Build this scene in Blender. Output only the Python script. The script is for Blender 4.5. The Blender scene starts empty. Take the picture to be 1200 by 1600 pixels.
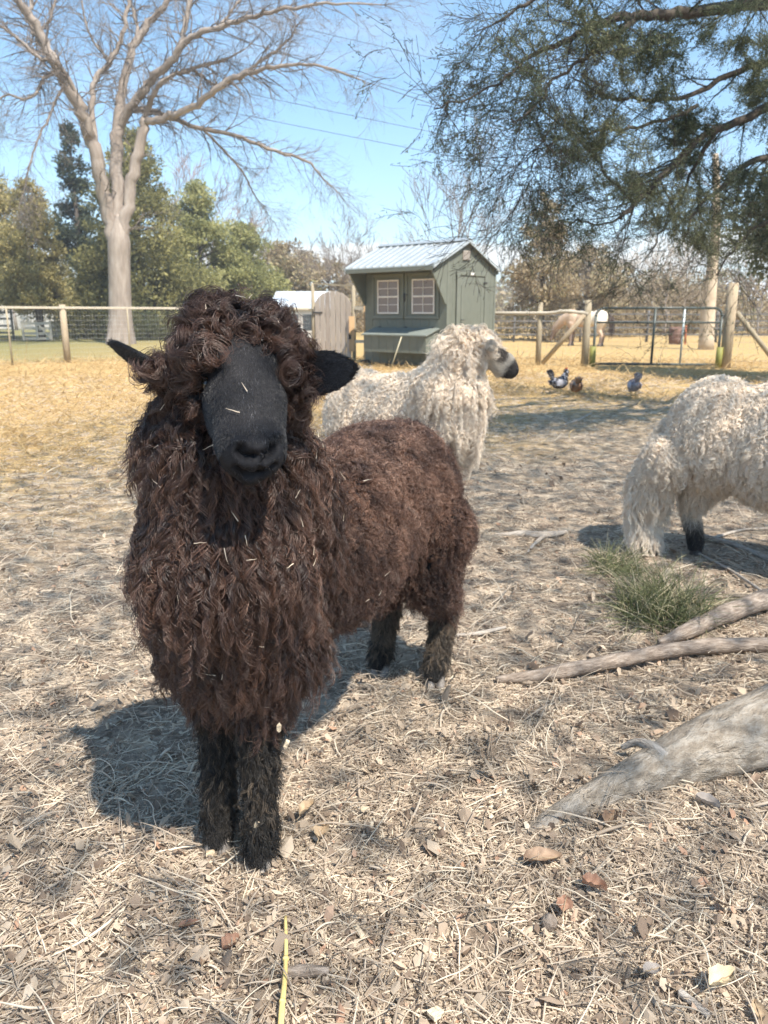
import bpy, math, random
import numpy as np
from mathutils import Vector, Matrix

# ------------------------------------------------------------------ camera, sky, sun, exposure
scene = bpy.context.scene
R = math.radians
H, PITCH, F = 1.05, R(14.4), 1200.0
cd = bpy.data.cameras.new('camera'); cam = bpy.data.objects.new('camera', cd)
scene.collection.objects.link(cam)
cam.location = (0, 0, H); cam.rotation_euler = (R(90) - PITCH, 0, 0)
cd.sensor_fit = 'VERTICAL'; cd.sensor_height = 36; cd.lens = 27
cd.clip_start = .05; cd.clip_end = 2000
cd.dof.use_dof = True; cd.dof.focus_distance = 1.28; cd.dof.aperture_fstop = 9.0
scene.camera = cam

SUN_AZ, SUN_EL = 145.0, 56.0        # degrees, azimuth clockwise from +Y (the view direction)
SKY_STRENGTH, SUN_STRENGTH, EXPOSURE = 0.098, 3.3, 1.58
world = bpy.data.worlds.new("World"); scene.world = world; world.use_nodes = True
wn, wl = world.node_tree.nodes, world.node_tree.links
wn.clear()
wo = wn.new('ShaderNodeOutputWorld'); bg = wn.new('ShaderNodeBackground')
sky = wn.new('ShaderNodeTexSky'); sky.sky_type = 'NISHITA'; sky.sun_disc = False
sky.sun_elevation = R(SUN_EL); sky.sun_rotation = R(SUN_AZ)
sky.air_density = 0.8; sky.dust_density = 0.0; sky.ozone_density = 1.5
tc = wn.new('ShaderNodeTexCoord'); sep = wn.new('ShaderNodeSeparateXYZ')
wl.new(tc.outputs['Generated'], sep.inputs[0])
mp = wn.new('ShaderNodeMapping'); mp.inputs['Scale'].default_value = (2.2, 2.2, 13)
wl.new(tc.outputs['Generated'], mp.inputs[0])
nz = wn.new('ShaderNodeTexNoise'); nz.inputs['Scale'].default_value = 1.6; nz.inputs['Detail'].default_value = 6
wl.new(mp.outputs[0], nz.inputs['Vector'])
def wmath(op, a, b=None, clamp=False):
    m = wn.new('ShaderNodeMath'); m.operation = op; m.use_clamp = clamp
    for i, x in enumerate((a, b)):
        if x is None: continue
        if isinstance(x, (int, float)): m.inputs[i].default_value = x
        else: wl.new(x, m.inputs[i])
    return m.outputs[0]
# a low bank of white cloud just over the horizon, thin wisps higher up
zz = sep.outputs['Z']
band = wmath('SUBTRACT', 1.0, wmath('MULTIPLY', wmath('ABSOLUTE', wmath('SUBTRACT', zz, 0.066)), 32.0), True)
bn = wmath('MULTIPLY', wmath('SUBTRACT', wmath('ADD', nz.outputs['Fac'], wmath('MULTIPLY', band, .35)), 0.62), 7.0, True)
bn = wmath('MULTIPLY', bn, wmath('MULTIPLY', band, 4.0, True))
wis = wmath('MULTIPLY', wmath('SUBTRACT', nz.outputs['Fac'], 0.56), 1.3, True)
wis = wmath('MULTIPLY', wis, wmath('MULTIPLY', wmath('SUBTRACT', zz, .12), 4.0, True))
cl = wmath('MAXIMUM', wmath('MULTIPLY', bn, .85), wis)
mix = wn.new('ShaderNodeMix'); mix.data_type = 'RGBA'
wl.new(cl, mix.inputs['Factor']); gm=wn.new('ShaderNodeGamma'); gm.inputs[1].default_value=.72; wl.new(sky.outputs[0], gm.inputs[0]); sc_=wn.new('ShaderNodeVectorMath'); sc_.operation='SCALE'; sc_.inputs[3].default_value=1.4; hs_=wn.new('ShaderNodeHueSaturation'); hs_.inputs['Hue'].default_value=.492; hs_.inputs['Saturation'].default_value=1.25; wl.new(gm.outputs[0],hs_.inputs['Color']); wl.new(hs_.outputs[0],sc_.inputs[0]); wl.new(sc_.outputs[0], mix.inputs[6])
mix.inputs[7].default_value = (5.6, 5.5, 5.3, 1)
wl.new(mix.outputs[2], bg.inputs['Color']); bg.inputs['Strength'].default_value = SKY_STRENGTH
wl.new(bg.outputs[0], wo.inputs[0])
sd = bpy.data.lights.new('sun', 'SUN'); sd.energy = SUN_STRENGTH; sd.angle = R(.5); sd.color = (1, .92, .80)
sun = bpy.data.objects.new('sun', sd); scene.collection.objects.link(sun)
sv = Vector((math.sin(R(SUN_AZ))*math.cos(R(SUN_EL)), math.cos(R(SUN_AZ))*math.cos(R(SUN_EL)), math.sin(R(SUN_EL))))
sun.rotation_euler = (-sv).to_track_quat('-Z', 'Y').to_euler(); sun.location = sv*60
vs = scene.view_settings
vs.view_transform = 'Standard'; vs.look = 'None'; vs.gamma = 1; vs.use_curve_mapping = False; vs.exposure = EXPOSURE
scene.cycles.max_bounces = 8; scene.cycles.diffuse_bounces = 6; scene.cycles.glossy_bounces = 2
scene.cycles.transparent_max_bounces = 6; scene.cycles.transmission_bounces = 4
scene.cycles.use_adaptive_sampling = True; scene.cycles.adaptive_threshold = 0.02
scene.cycles.use_denoising = True

# ------------------------------------------------------------------ helpers
rng = np.random.default_rng(11); random.seed(11)
cP, sP = math.cos(PITCH), math.sin(PITCH)
def ray(px, py):
    u = (px-600)/F; v = (800-py)/F
    return np.array((u, cP + v*sP, -sP + v*cP))
def W(px, py, Y):                 # the place seen at (px, py) that stands Y metres ahead
    d = ray(px, py); t = Y/d[1]
    return np.array((d[0]*t, Y, H + d[2]*t))
def G(px, py, z=0.0):             # the place on the ground seen at (px, py)
    d = ray(px, py); t = (z-H)/d[2]
    return np.array((d[0]*t, d[1]*t, z))
def unit(a):
    a = np.asarray(a, float); return a/np.maximum(np.linalg.norm(a, axis=-1, keepdims=True), 1e-9)

def link(o): scene.collection.objects.link(o); return o
def tag(o, label=None, cat=None, group=None, kind=None):
    if label: o['label'] = label
    if cat: o['category'] = cat
    if group: o['group'] = group
    if kind: o['kind'] = kind
    return o
def empty(name, loc, label=None, cat=None, group=None):
    o = bpy.data.objects.new(name, None); o.location = loc; o.empty_display_size = .1
    link(o); return tag(o, label, cat, group)
def attach(o, parent):
    if parent is not None:
        o.parent = parent; wm = world_matrix(parent)
        o.matrix_parent_inverse = wm.inverted()
def world_matrix(o):
    m = Matrix.LocRotScale(o.location, o.rotation_euler, o.scale)
    if o.parent: m = world_matrix(o.parent) @ o.matrix_parent_inverse @ m
    return m

class MB:
    """collects pieces of geometry and links them as ONE mesh object"""
    def __init__(s): s.V=[]; s.F=[]; s.T=[]; s.U=[]; s.n=0
    def add(s, V, F, tint=None, tuv=None):
        V = np.asarray(V, float); s.V.append(V)
        Fl = F if isinstance(F, list) and F and isinstance(F[0], np.ndarray) else [np.asarray(F)] if isinstance(F, np.ndarray) else [np.array([f]) for f in F]
        nf = 0
        for f in Fl: s.F.append(f+s.n); nf += len(f)
        s.T.append(np.full(len(V), .5) if tint is None else np.broadcast_to(np.asarray(tint, float), (len(V),)))
        s.U.append(V if tuv is None else tuv); s.n += len(V); return s
    def box(s, c, size, rot=None, tint=None, bev=0.0):
        x, y, z = np.asarray(size, float)/2
        b = min(bev, x*.9, y*.9, z*.9)
        if b <= 0:
            V = np.array([(a*x, e*y, g*z) for a in (-1,1) for e in (-1,1) for g in (-1,1)])
            Fc = np.array([(0,1,3,2),(4,6,7,5),(0,4,5,1),(2,3,7,6),(0,2,6,4),(1,5,7,3)])
            Fl = [Fc]
        else:   # chamfered box
            V=[]; idx={}
            for a in (-1,1):
                for e in (-1,1):
                    for g in (-1,1):
                        for k in range(3):
                            p=[a*x,e*y,g*z]
                            for q in range(3):
                                if q!=k: p[q]-= (a,e,g)[q]*b
                            idx[(a,e,g,k)]=len(V); V.append(p)
            V=np.array(V); quads=[]; tris=[]
            I=lambda a,e,g,k: idx[(a,e,g,k)]
            for sg in (-1,1):
                q=[I(sg,-1,-1,0),I(sg,1,-1,0),I(sg,1,1,0),I(sg,-1,1,0)]; quads.append(q if sg>0 else q[::-1])
                q=[I(-1,sg,-1,1),I(-1,sg,1,1),I(1,sg,1,1),I(1,sg,-1,1)]; quads.append(q if sg>0 else q[::-1])
                q=[I(-1,-1,sg,2),I(1,-1,sg,2),I(1,1,sg,2),I(-1,1,sg,2)]; quads.append(q if sg>0 else q[::-1])
            for p1 in (-1,1):
                for p2 in (-1,1):
                    quads.append([I(p1,p2,-1,0),I(p1,p2,-1,1),I(p1,p2,1,1),I(p1,p2,1,0)])
                    quads.append([I(p1,-1,p2,0),I(p1,-1,p2,2),I(p1,1,p2,2),I(p1,1,p2,0)])
                    quads.append([I(-1,p1,p2,1),I(-1,p1,p2,2),I(1,p1,p2,2),I(1,p1,p2,1)])
            for a in (-1,1):
                for e in (-1,1):
                    for g in (-1,1): tris.append([I(a,e,g,0),I(a,e,g,1),I(a,e,g,2)])
            Fl=[np.array(quads),np.array(tris)]
        if rot is not None: V = V @ np.asarray(rot).T
        return s.add(V+np.asarray(c, float), Fl, tint)
    def bar(s, a, b, w, t, up=(0,0,1), tint=None, bev=0.0):     # a board from a to b, w wide along 'up', t thick
        a=np.asarray(a,float); b=np.asarray(b,float); d=b-a; L=np.linalg.norm(d); d/=L
        e=unit(np.cross(np.asarray(up,float), d)); u=np.cross(d,e)
        return s.box((a+b)/2, (L,t,w), np.stack([d,e,u],1), tint, bev)
    def tube(s, pts, rad, n=8, cap=True, tint=None):
        P=np.asarray(pts,float)[None]; r=np.broadcast_to(np.asarray(rad,float),(P.shape[1],))[None]
        return s.tubes(P, r, n, cap, tint)
    def tubes(s, P, r, n=4, cap=False, tint=None):              # P (N,K,3), r (N,K)
        P=np.asarray(P,float); r=np.asarray(r,float); N,K,_=P.shape
        T=unit(np.gradient(P,axis=1)); D=unit(P[:,-1]-P[:,0])
        ref=np.where(np.abs(D[:,2:3])<.75, np.array([[0,0,1.]]), np.array([[1.,.2,0]]))[:,None]
        e1=unit(np.cross(T,np.broadcast_to(ref,T.shape))); e2=np.cross(T,e1)
        a=np.arange(n)*2*math.pi/n
        ring=P[:,:,None]+r[:,:,None,None]*(e1[:,:,None]*np.cos(a)[:,None]+e2[:,:,None]*np.sin(a)[:,None])
        L=np.concatenate([np.zeros((N,1)),np.cumsum(np.linalg.norm(np.diff(P,axis=1),axis=2),1)],1)
        uv=np.stack([np.broadcast_to(L[:,:,None],(N,K,n)), r[:,:,None]*np.cos(a), r[:,:,None]*np.sin(a)],-1)
        base=(np.arange(N)*K*n)[:,None,None]; k=np.arange(K-1)[:,None]; j=np.arange(n)[None]
        i00=base+(k*n+j); i01=base+(k*n+(j+1)%n); i10=i00+n; i11=i01+n
        Fq=np.stack([i00,i01,i11,i10],-1).reshape(-1,4); Fl=[Fq]
        V=ring.reshape(-1,3); U=uv.reshape(-1,3)
        if cap:
            b=(np.arange(N)*K*n)[:,None]
            Fl.append(b+np.arange(n)[::-1][None]); Fl.append(b+(K-1)*n+np.arange(n)[None])
        tt=None
        if tint is not None: tt=np.repeat(np.broadcast_to(np.asarray(tint,float),(N,)),K*n)
        return s.add(V,Fl,tt,U)
    def lathe(s, c, prof, n=16, axis=(0,0,1), tint=None):       # prof [(r, h)]
        ax=unit(axis); p=[np.asarray(c,float)+ax*h for r_,h in prof]; 
        e1=unit(np.cross(ax,(0.3,1,0.2))); e2=np.cross(ax,e1); a=np.arange(n)*2*math.pi/n
        V=np.concatenate([q+max(r_,1e-4)*(e1*np.cos(a)[:,None]+e2*np.sin(a)[:,None]) for q,(r_,h) in zip(p,prof)])
        K=len(prof); k=np.arange(K-1)[:,None]; j=np.arange(n)[None]
        Fq=np.stack([k*n+j,k*n+(j+1)%n,(k+1)*n+(j+1)%n,(k+1)*n+j],-1).reshape(-1,4)
        return s.add(V,[Fq,np.arange(n)[::-1][None],(K-1)*n+np.arange(n)[None]],tint)
    def build(s, name, m, parent=None, smooth=True, label=None):
        V=np.concatenate(s.V); me=bpy.data.meshes.new(name)
        loops=np.concatenate([f.reshape(-1) for f in s.F]); tot=np.concatenate([np.full(len(f),f.shape[1]) for f in s.F])
        start=np.concatenate([[0],np.cumsum(tot)[:-1]])
        me.vertices.add(len(V)); me.vertices.foreach_set('co',V.reshape(-1).astype('f'))
        me.loops.add(len(loops)); me.loops.foreach_set('vertex_index',loops.astype('i'))
        me.polygons.add(len(tot)); me.polygons.foreach_set('loop_start',start.astype('i')); me.polygons.foreach_set('loop_total',tot.astype('i'))
        me.polygons.foreach_set('use_smooth',np.full(len(tot),smooth))
        me.update(calc_edges=True)
        t=me.attributes.new('tint','FLOAT','POINT'); t.data.foreach_set('value',np.concatenate(s.T).astype('f'))
        t=me.attributes.new('tuv','FLOAT_VECTOR','POINT'); t.data.foreach_set('vector',np.concatenate(s.U).reshape(-1).astype('f'))
        me.materials.append(m); o=bpy.data.objects.new(name,me); link(o); attach(o,parent)
        if label: o['label']=label
        return o

def hair(name, P, rad, m, parent=None, tint=None):     # P (N,K,3), rad (N,K), or lists of such sets
    if not isinstance(P,list): P=[P]; rad=[rad]; tint=[np.full(len(P[0]),.5) if tint is None else tint]
    hc=bpy.data.hair_curves.new(name); hc.add_curves([p.shape[1] for p in P for _ in range(len(p))])
    hc.attributes['position'].data.foreach_set('vector',np.concatenate([p.reshape(-1) for p in P]).astype('f'))
    ra=hc.attributes.get('radius') or hc.attributes.new('radius','FLOAT','POINT')
    ra.data.foreach_set('value',np.concatenate([np.ascontiguousarray(r).reshape(-1) for r in rad]).astype('f'))
    t=hc.attributes.new('tint','FLOAT','CURVE'); t.data.foreach_set('value',np.concatenate(tint).astype('f'))
    hc.materials.append(m); o=bpy.data.objects.new(name,hc); link(o); attach(o,parent); return o

# ------------------------------------------------------------------ materials
def _nt(name):
    m=bpy.data.materials.new(name); m.use_nodes=True; nt=m.node_tree; return m,nt.nodes,nt.links,nt.nodes['Principled BSDF']
def ramp(nodes, stops):
    r=nodes.new('ShaderNodeValToRGB'); e=r.color_ramp.elements
    while len(e)<len(stops): e.new(.5)
    for i,(p,c) in enumerate(stops): e[i].position=p; e[i].color=(*c,1)
    return r
def mat(name, stops, scale=6.0, detail=4, rough=.8, bump=0.0, bscale=None, coord='Object', stretch=(1,1,1), metal=0.0, spec=.3, tint=0.0, bdist=.01):
    """noise through a colour ramp; 'tint' adds the per-piece attribute to the ramp's input"""
    m,n,l,b=_nt(name)
    if coord in ('tuv',): t=n.new('ShaderNodeAttribute'); t.attribute_name='tuv'; out=t.outputs['Vector']
    else: t=n.new('ShaderNodeTexCoord'); out=t.outputs[coord]
    mp=n.new('ShaderNodeMapping'); mp.inputs['Scale'].default_value=stretch; l.new(out,mp.inputs[0])
    if isinstance(stops[0],(int,float)): stops=[(0,stops),(1,stops)]
    z=n.new('ShaderNodeTexNoise'); z.inputs['Scale'].default_value=scale; z.inputs['Detail'].default_value=detail; z.inputs['Roughness'].default_value=.65
    l.new(mp.outputs[0],z.inputs['Vector']); fac=z.outputs['Fac']
    if tint:
        a=n.new('ShaderNodeAttribute'); a.attribute_name='tint'
        x=n.new('ShaderNodeMath'); x.operation='MULTIPLY_ADD'; l.new(a.outputs['Fac'],x.inputs[0]); x.inputs[1].default_value=tint; 
        y=n.new('ShaderNodeMath'); y.operation='SUBTRACT'; l.new(fac,y.inputs[0]); y.inputs[1].default_value=tint*.5
        l.new(y.outputs[0],x.inputs[2]); fac=x.outputs[0]
    r=ramp(n,stops); l.new(fac,r.inputs[0]); l.new(r.outputs[0],b.inputs['Base Color'])
    b.inputs['Roughness'].default_value=rough; b.inputs['Metallic'].default_value=metal; b.inputs['Specular IOR Level'].default_value=spec
    if bump:
        z2=n.new('ShaderNodeTexNoise'); z2.inputs['Scale'].default_value=bscale or scale*3; z2.inputs['Detail'].default_value=5
        l.new(mp.outputs[0],z2.inputs['Vector'])
        bp=n.new('ShaderNodeBump'); bp.inputs['Strength'].default_value=bump; bp.inputs['Distance'].default_value=bdist
        l.new(z2.outputs['Fac'],bp.inputs['Height']); l.new(bp.outputs[0],b.inputs['Normal'])
    return m
def leaf_mat(name, stops, trans=.35, rough=.7, scale=.8):
    m,n,l,b=_nt(name)
    a=n.new('ShaderNodeAttribute'); a.attribute_name='tint'
    r=ramp(n,stops); l.new(a.outputs['Fac'],r.inputs[0]); l.new(r.outputs[0],b.inputs['Base Color'])
    b.inputs['Roughness'].default_value=rough; b.inputs['Specular IOR Level'].default_value=.2
    tr=n.new('ShaderNodeBsdfTranslucent'); l.new(r.outputs[0],tr.inputs[0])
    mx=n.new('ShaderNodeMixShader'); mx.inputs[0].default_value=trans
    l.new(b.outputs[0],mx.inputs[1]); l.new(tr.outputs[0],mx.inputs[2]); l.new(mx.outputs[0],n['Material Output'].inputs[0]); return m
def hair_mat(name, stops, tip=None, tipmix=.5, rough=.5, spec=.3, trans=0.0):
    """strand colour from the per-strand tint, running to the tip colour along the strand"""
    m,n,l,b=_nt(name)
    a=n.new('ShaderNodeAttribute'); a.attribute_name='tint'
    r=ramp(n,stops); l.new(a.outputs['Fac'],r.inputs[0]); col=r.outputs[0]
    if tip:
        hi=n.new('ShaderNodeHairInfo'); p=n.new('ShaderNodeMath'); p.operation='POWER'; p.inputs[1].default_value=1.6
        l.new(hi.outputs['Intercept'],p.inputs[0]); q=n.new('ShaderNodeMath'); q.operation='MULTIPLY'; q.inputs[1].default_value=tipmix
        l.new(p.outputs[0],q.inputs[0]); x=n.new('ShaderNodeMix'); x.data_type='RGBA'; l.new(q.outputs[0],x.inputs['Factor'])
        l.new(col,x.inputs[6]); x.inputs[7].default_value=(*tip,1); col=x.outputs[2]
    l.new(col,b.inputs['Base Color']); b.inputs['Roughness'].default_value=rough; b.inputs['Specular IOR Level'].default_value=spec
    if trans:
        tr=n.new('ShaderNodeBsdfTranslucent'); l.new(col,tr.inputs[0]); mx=n.new('ShaderNodeMixShader'); mx.inputs[0].default_value=trans
        l.new(b.outputs[0],mx.inputs[1]); l.new(tr.outputs[0],mx.inputs[2]); l.new(mx.outputs[0],n['Material Output'].inputs[0])
    return m
# ------------------------------------------------------------------ ground
def hgt(x, y):                    # gentle unevenness of the paddock
    return .012*np.sin(x*2.1+.7)*np.sin(y*1.7)+.008*np.sin(x*5.3+y*3.1)+.006*np.sin(y*6.1-x*4.0)
def gz(p): return float(hgt(p[0], p[1]))
def ground():
    xs=np.concatenate([-np.geomspace(400,6,26)[:-1], np.linspace(-6,6,150), np.geomspace(6,400,26)[1:]])
    ys=np.concatenate([-np.geomspace(60,1,8)[:-1], np.linspace(-1,10,140), np.geomspace(10,600,40)[1:]])
    X,Y=np.meshgrid(xs,ys); Z=hgt(X,Y)*np.clip(1.5-np.hypot(X,Y)/30,0,1)
    Z+=.004*rng.standard_normal(X.shape)*(np.hypot(X,Y)<9)
    V=np.stack([X,Y,Z],-1).reshape(-1,3); nx=len(xs); ny=len(ys)
    i=(np.arange(ny-1)[:,None]*nx+np.arange(nx-1)[None]).reshape(-1)
    m,n,l,b=_nt('paddock ground')
    t=n.new('ShaderNodeTexCoord'); o=t.outputs['Object']
    def noise(s,d=5,st=(1,1,1)):
        mp=n.new('ShaderNodeMapping'); mp.inputs['Scale'].default_value=st; l.new(o,mp.inputs[0])
        z=n.new('ShaderNodeTexNoise'); z.inputs['Scale'].default_value=s; z.inputs['Detail'].default_value=d; z.inputs['Roughness'].default_value=.7
        l.new(mp.outputs[0],z.inputs['Vector']); return z.outputs['Fac']
    def mixc(f,a,c):
        x=n.new('ShaderNodeMix'); x.data_type='RGBA'; l.new(f,x.inputs['Factor'])
        for k,v in ((6,a),(7,c)):
            if isinstance(v,tuple): x.inputs[k].default_value=(*v,1)
            else: l.new(v,x.inputs[k])
        return x.outputs[2]
    def mth(op,a,c,clamp=False):
        x=n.new('ShaderNodeMath'); x.operation=op; x.use_clamp=clamp
        for k,v in enumerate((a,c)):
            if isinstance(v,(int,float)): x.inputs[k].default_value=v
            else: l.new(v,x.inputs[k])
        return x.outputs[0]
    fine=noise(55,8); mid=noise(7,6); big=noise(.9,4)
    soil=ramp(n,[(.3,(.13,.10,.08)),(.5,(.25,.195,.15)),(.7,(.40,.325,.25))]); l.new(fine,soil.inputs[0])
    straw=ramp(n,[(.3,(.35,.275,.21)),(.5,(.53,.435,.335)),(.72,(.67,.57,.45))]); l.new(fine,straw.inputs[0])
    gold=ramp(n,[(.3,(.33,.215,.09)),(.5,(.46,.32,.145)),(.7,(.58,.43,.22))]); l.new(mid,gold.inputs[0])
    green=ramp(n,[(.3,(.16,.155,.065)),(.6,(.26,.235,.10)),(.75,(.38,.30,.15))]); l.new(mid,green.inputs[0])
    sp=n.new('ShaderNodeSeparateXYZ'); l.new(o,sp.inputs[0])
    near=mixc(mth('MULTIPLY',mth('SUBTRACT',mid,.42),5,True),soil.outputs[0],straw.outputs[0])
    # worn, browner turf on the right of the paddock; standing golden grass on the left and beyond
    f=mth('MULTIPLY',mth('SUBTRACT',mth('ADD',mth('SUBTRACT',mth('MULTIPLY',sp.outputs['Y'],.16),mth('MULTIPLY',sp.outputs['X'],.12)),mth('MULTIPLY',big,1.0)),1.15),1.6,True)
    c=mixc(f,near,gold.outputs[0])
    f2=mth('MULTIPLY',mth('SUBTRACT',mth('SUBTRACT',sp.outputs['Y'],mth('MULTIPLY',sp.outputs['X'],.33)),19.6),.8,True)
    c=mixc(mth('MULTIPLY',f2,mth('ADD',mth('MULTIPLY',mth('SUBTRACT',mth('MULTIPLY',big,1.0),sp.outputs['X']),.07,True),.05)),c,green.outputs[0])
    l.new(c,b.inputs['Base Color']); b.inputs['Roughness'].default_value=.95; b.inputs['Specular IOR Level'].default_value=.1
    bp=n.new('ShaderNodeBump'); bp.inputs['Strength'].default_value=.9; bp.inputs['Distance'].default_value=.02
    l.new(mth('ADD',fine,mth('MULTIPLY',mid,1.5)),bp.inputs['Height']); l.new(bp.outputs[0],b.inputs['Normal'])
    tag(MB().add(V,np.stack([i,i+1,i+nx+1,i+nx],-1)).build('ground',m),kind='structure',label='worn dry paddock ground with soil and straw')
ground()

def scatter(N, d0, d1, ang=42):
    d=np.exp(rng.uniform(math.log(d0),math.log(d1),N)); a=np.radians(rng.uniform(-ang,ang,N))
    return d*np.sin(a), d*np.cos(a)
def straw_set(name, N, d0, d1, L, rad, m, lift, label, zone=None, upright=0.0, ang=42, grow=0.0, patchy=False):
    x,y=scatter(N,d0,d1,ang)
    if patchy:
        v=np.sin(x*2.3+1.1)*np.sin(y*2.9+.4)+.6*np.sin(x*5.7-y*4.1)+.5*np.sin(y*7.3+x*3.3+2); k=(v<.35)|(rng.random(N)<.42)|(np.hypot(x,y)>7); x,y=x[k],y[k]; N=len(x)
    if zone is not None:
        k=zone(x,y); x,y=x[k],y[k]; N=len(x)
    K=5; th=rng.uniform(0,2*math.pi,N); ln=L*np.exp(rng.normal(0,.45,N)); sc=1+grow*np.hypot(x,y)
    pts=np.zeros((N,K,3)); pts[:,0]=np.stack([x,y,hgt(x,y)+rng.uniform(-.002,lift,N)],-1)
    el=rng.normal(.0,.16,N)+upright*rng.random(N); curl=rng.normal(0,.22,N)
    for k in range(1,K):
        th=th+curl*.5+rng.normal(0,.16,N); el=el-.10+rng.normal(0,.16,N)
        s=(ln*sc/(K-1))[:,None]
        pts[:,k]=pts[:,k-1]+s*np.stack([np.cos(th)*np.cos(el),np.sin(th)*np.cos(el),np.sin(el)],-1)
    g=hgt(pts[...,0],pts[...,1]); pts[...,2]=np.maximum(pts[...,2],g+.001)
    r=(rad*np.exp(rng.normal(0,.35,N))*sc)[:,None]*np.array([.7,1,1,.8,.3])[None]
    return tag(hair(name,pts,r,m,None,rng.random(N)),label,'dry grass',kind='stuff')
m_straw=hair_mat('dead grass blades',[(0,(.28,.225,.175)),(.35,(.45,.37,.29)),(.7,(.64,.54,.43)),(.9,(.75,.655,.52)),(1,(.83,.74,.59))],rough=.6,spec=.25,trans=.25)
straw_set('dry_grass',185000,.62,15,.035,.0008,m_straw,.008,'dead straw coloured grass lying matted over the paddock',grow=.16,patchy=True)
straw_set('dry_grass',6000,.62,7,.080,.0009,m_straw,.012,'longer bleached straw stalks lying loose on the dry grass',upright=.35,grow=.1)
m_gold=hair_mat('golden grass blades',[(0,(.36,.245,.11)),(.5,(.52,.37,.18)),(1,(.66,.50,.28))],rough=.6,trans=.2)
straw_set('dry_grass',60000,5.5,20,.055,.0012,m_gold,.012,'sunlit golden grass on the open left side of the paddock',
          zone=lambda x,y:(y-.75*x+1.5*np.sin(x*1.3+y)>8.4+rng.normal(0,1,len(x))),upright=.8,grow=.12)
def litter(name, N, d0, d1, size, m, label, th=.5, lift=.012):
    x,y=scatter(N,d0,d1); s=size*np.exp(rng.normal(0,.4,N))*(1+.08*np.hypot(x,y))
    nv=5; a=np.arange(nv)*2*math.pi/nv+rng.uniform(0,6.28,(N,1)); rr=s[:,None]*rng.uniform(.45,1.1,(N,nv)); asp=rng.uniform(.35,1,(N,1))
    lx=rr*np.cos(a); ly=rr*np.sin(a)*asp; rot=rng.uniform(0,6.28,(N,1))
    X=lx*np.cos(rot)-ly*np.sin(rot); Y=lx*np.sin(rot)+ly*np.cos(rot)
    tx=rng.normal(0,th,(N,1)); ty=rng.normal(0,th,(N,1)); Z=X*tx+Y*ty+s[:,None]*rng.normal(0,.18,(N,nv))
    Z=Z-Z.min(1,keepdims=True)*.8+rng.uniform(0,lift,(N,1))
    V=np.zeros((N,nv+1,3)); V[:,1:,0]=X+x[:,None]; V[:,1:,1]=Y+y[:,None]; V[:,1:,2]=Z+hgt(x,y)[:,None]
    V[:,0]=V[:,1:].mean(1); V[:,0,2]+=s*rng.normal(.05,.2,N)
    b=(np.arange(N)*(nv+1))[:,None]; F=np.concatenate([np.stack([b[:,0],b[:,0]+1+k,b[:,0]+1+(k+1)%nv],-1) for k in range(nv)])
    mb=MB(); mb.add(V.reshape(-1,3),F,np.repeat(rng.random(N),nv+1)); return tag(mb.build(name,m,smooth=False),label,'leaf litter',kind='stuff')
m_lit=leaf_mat('crumbled leaves',[(0,(.17,.125,.095)),(.35,(.30,.23,.175)),(.65,(.42,.34,.26)),(.88,(.54,.45,.35)),(.95,(.46,.28,.19)),(1,(.72,.63,.50))],trans=.2)
litter('leaf_litter',32000,.62,6,.0052,m_lit,'crumbled brown leaf bits trodden into the dry grass')
litter('leaf_litter',1000,.62,6,.0105,m_lit,'larger broken brown leaf scraps among the straw',th=.4)

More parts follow.
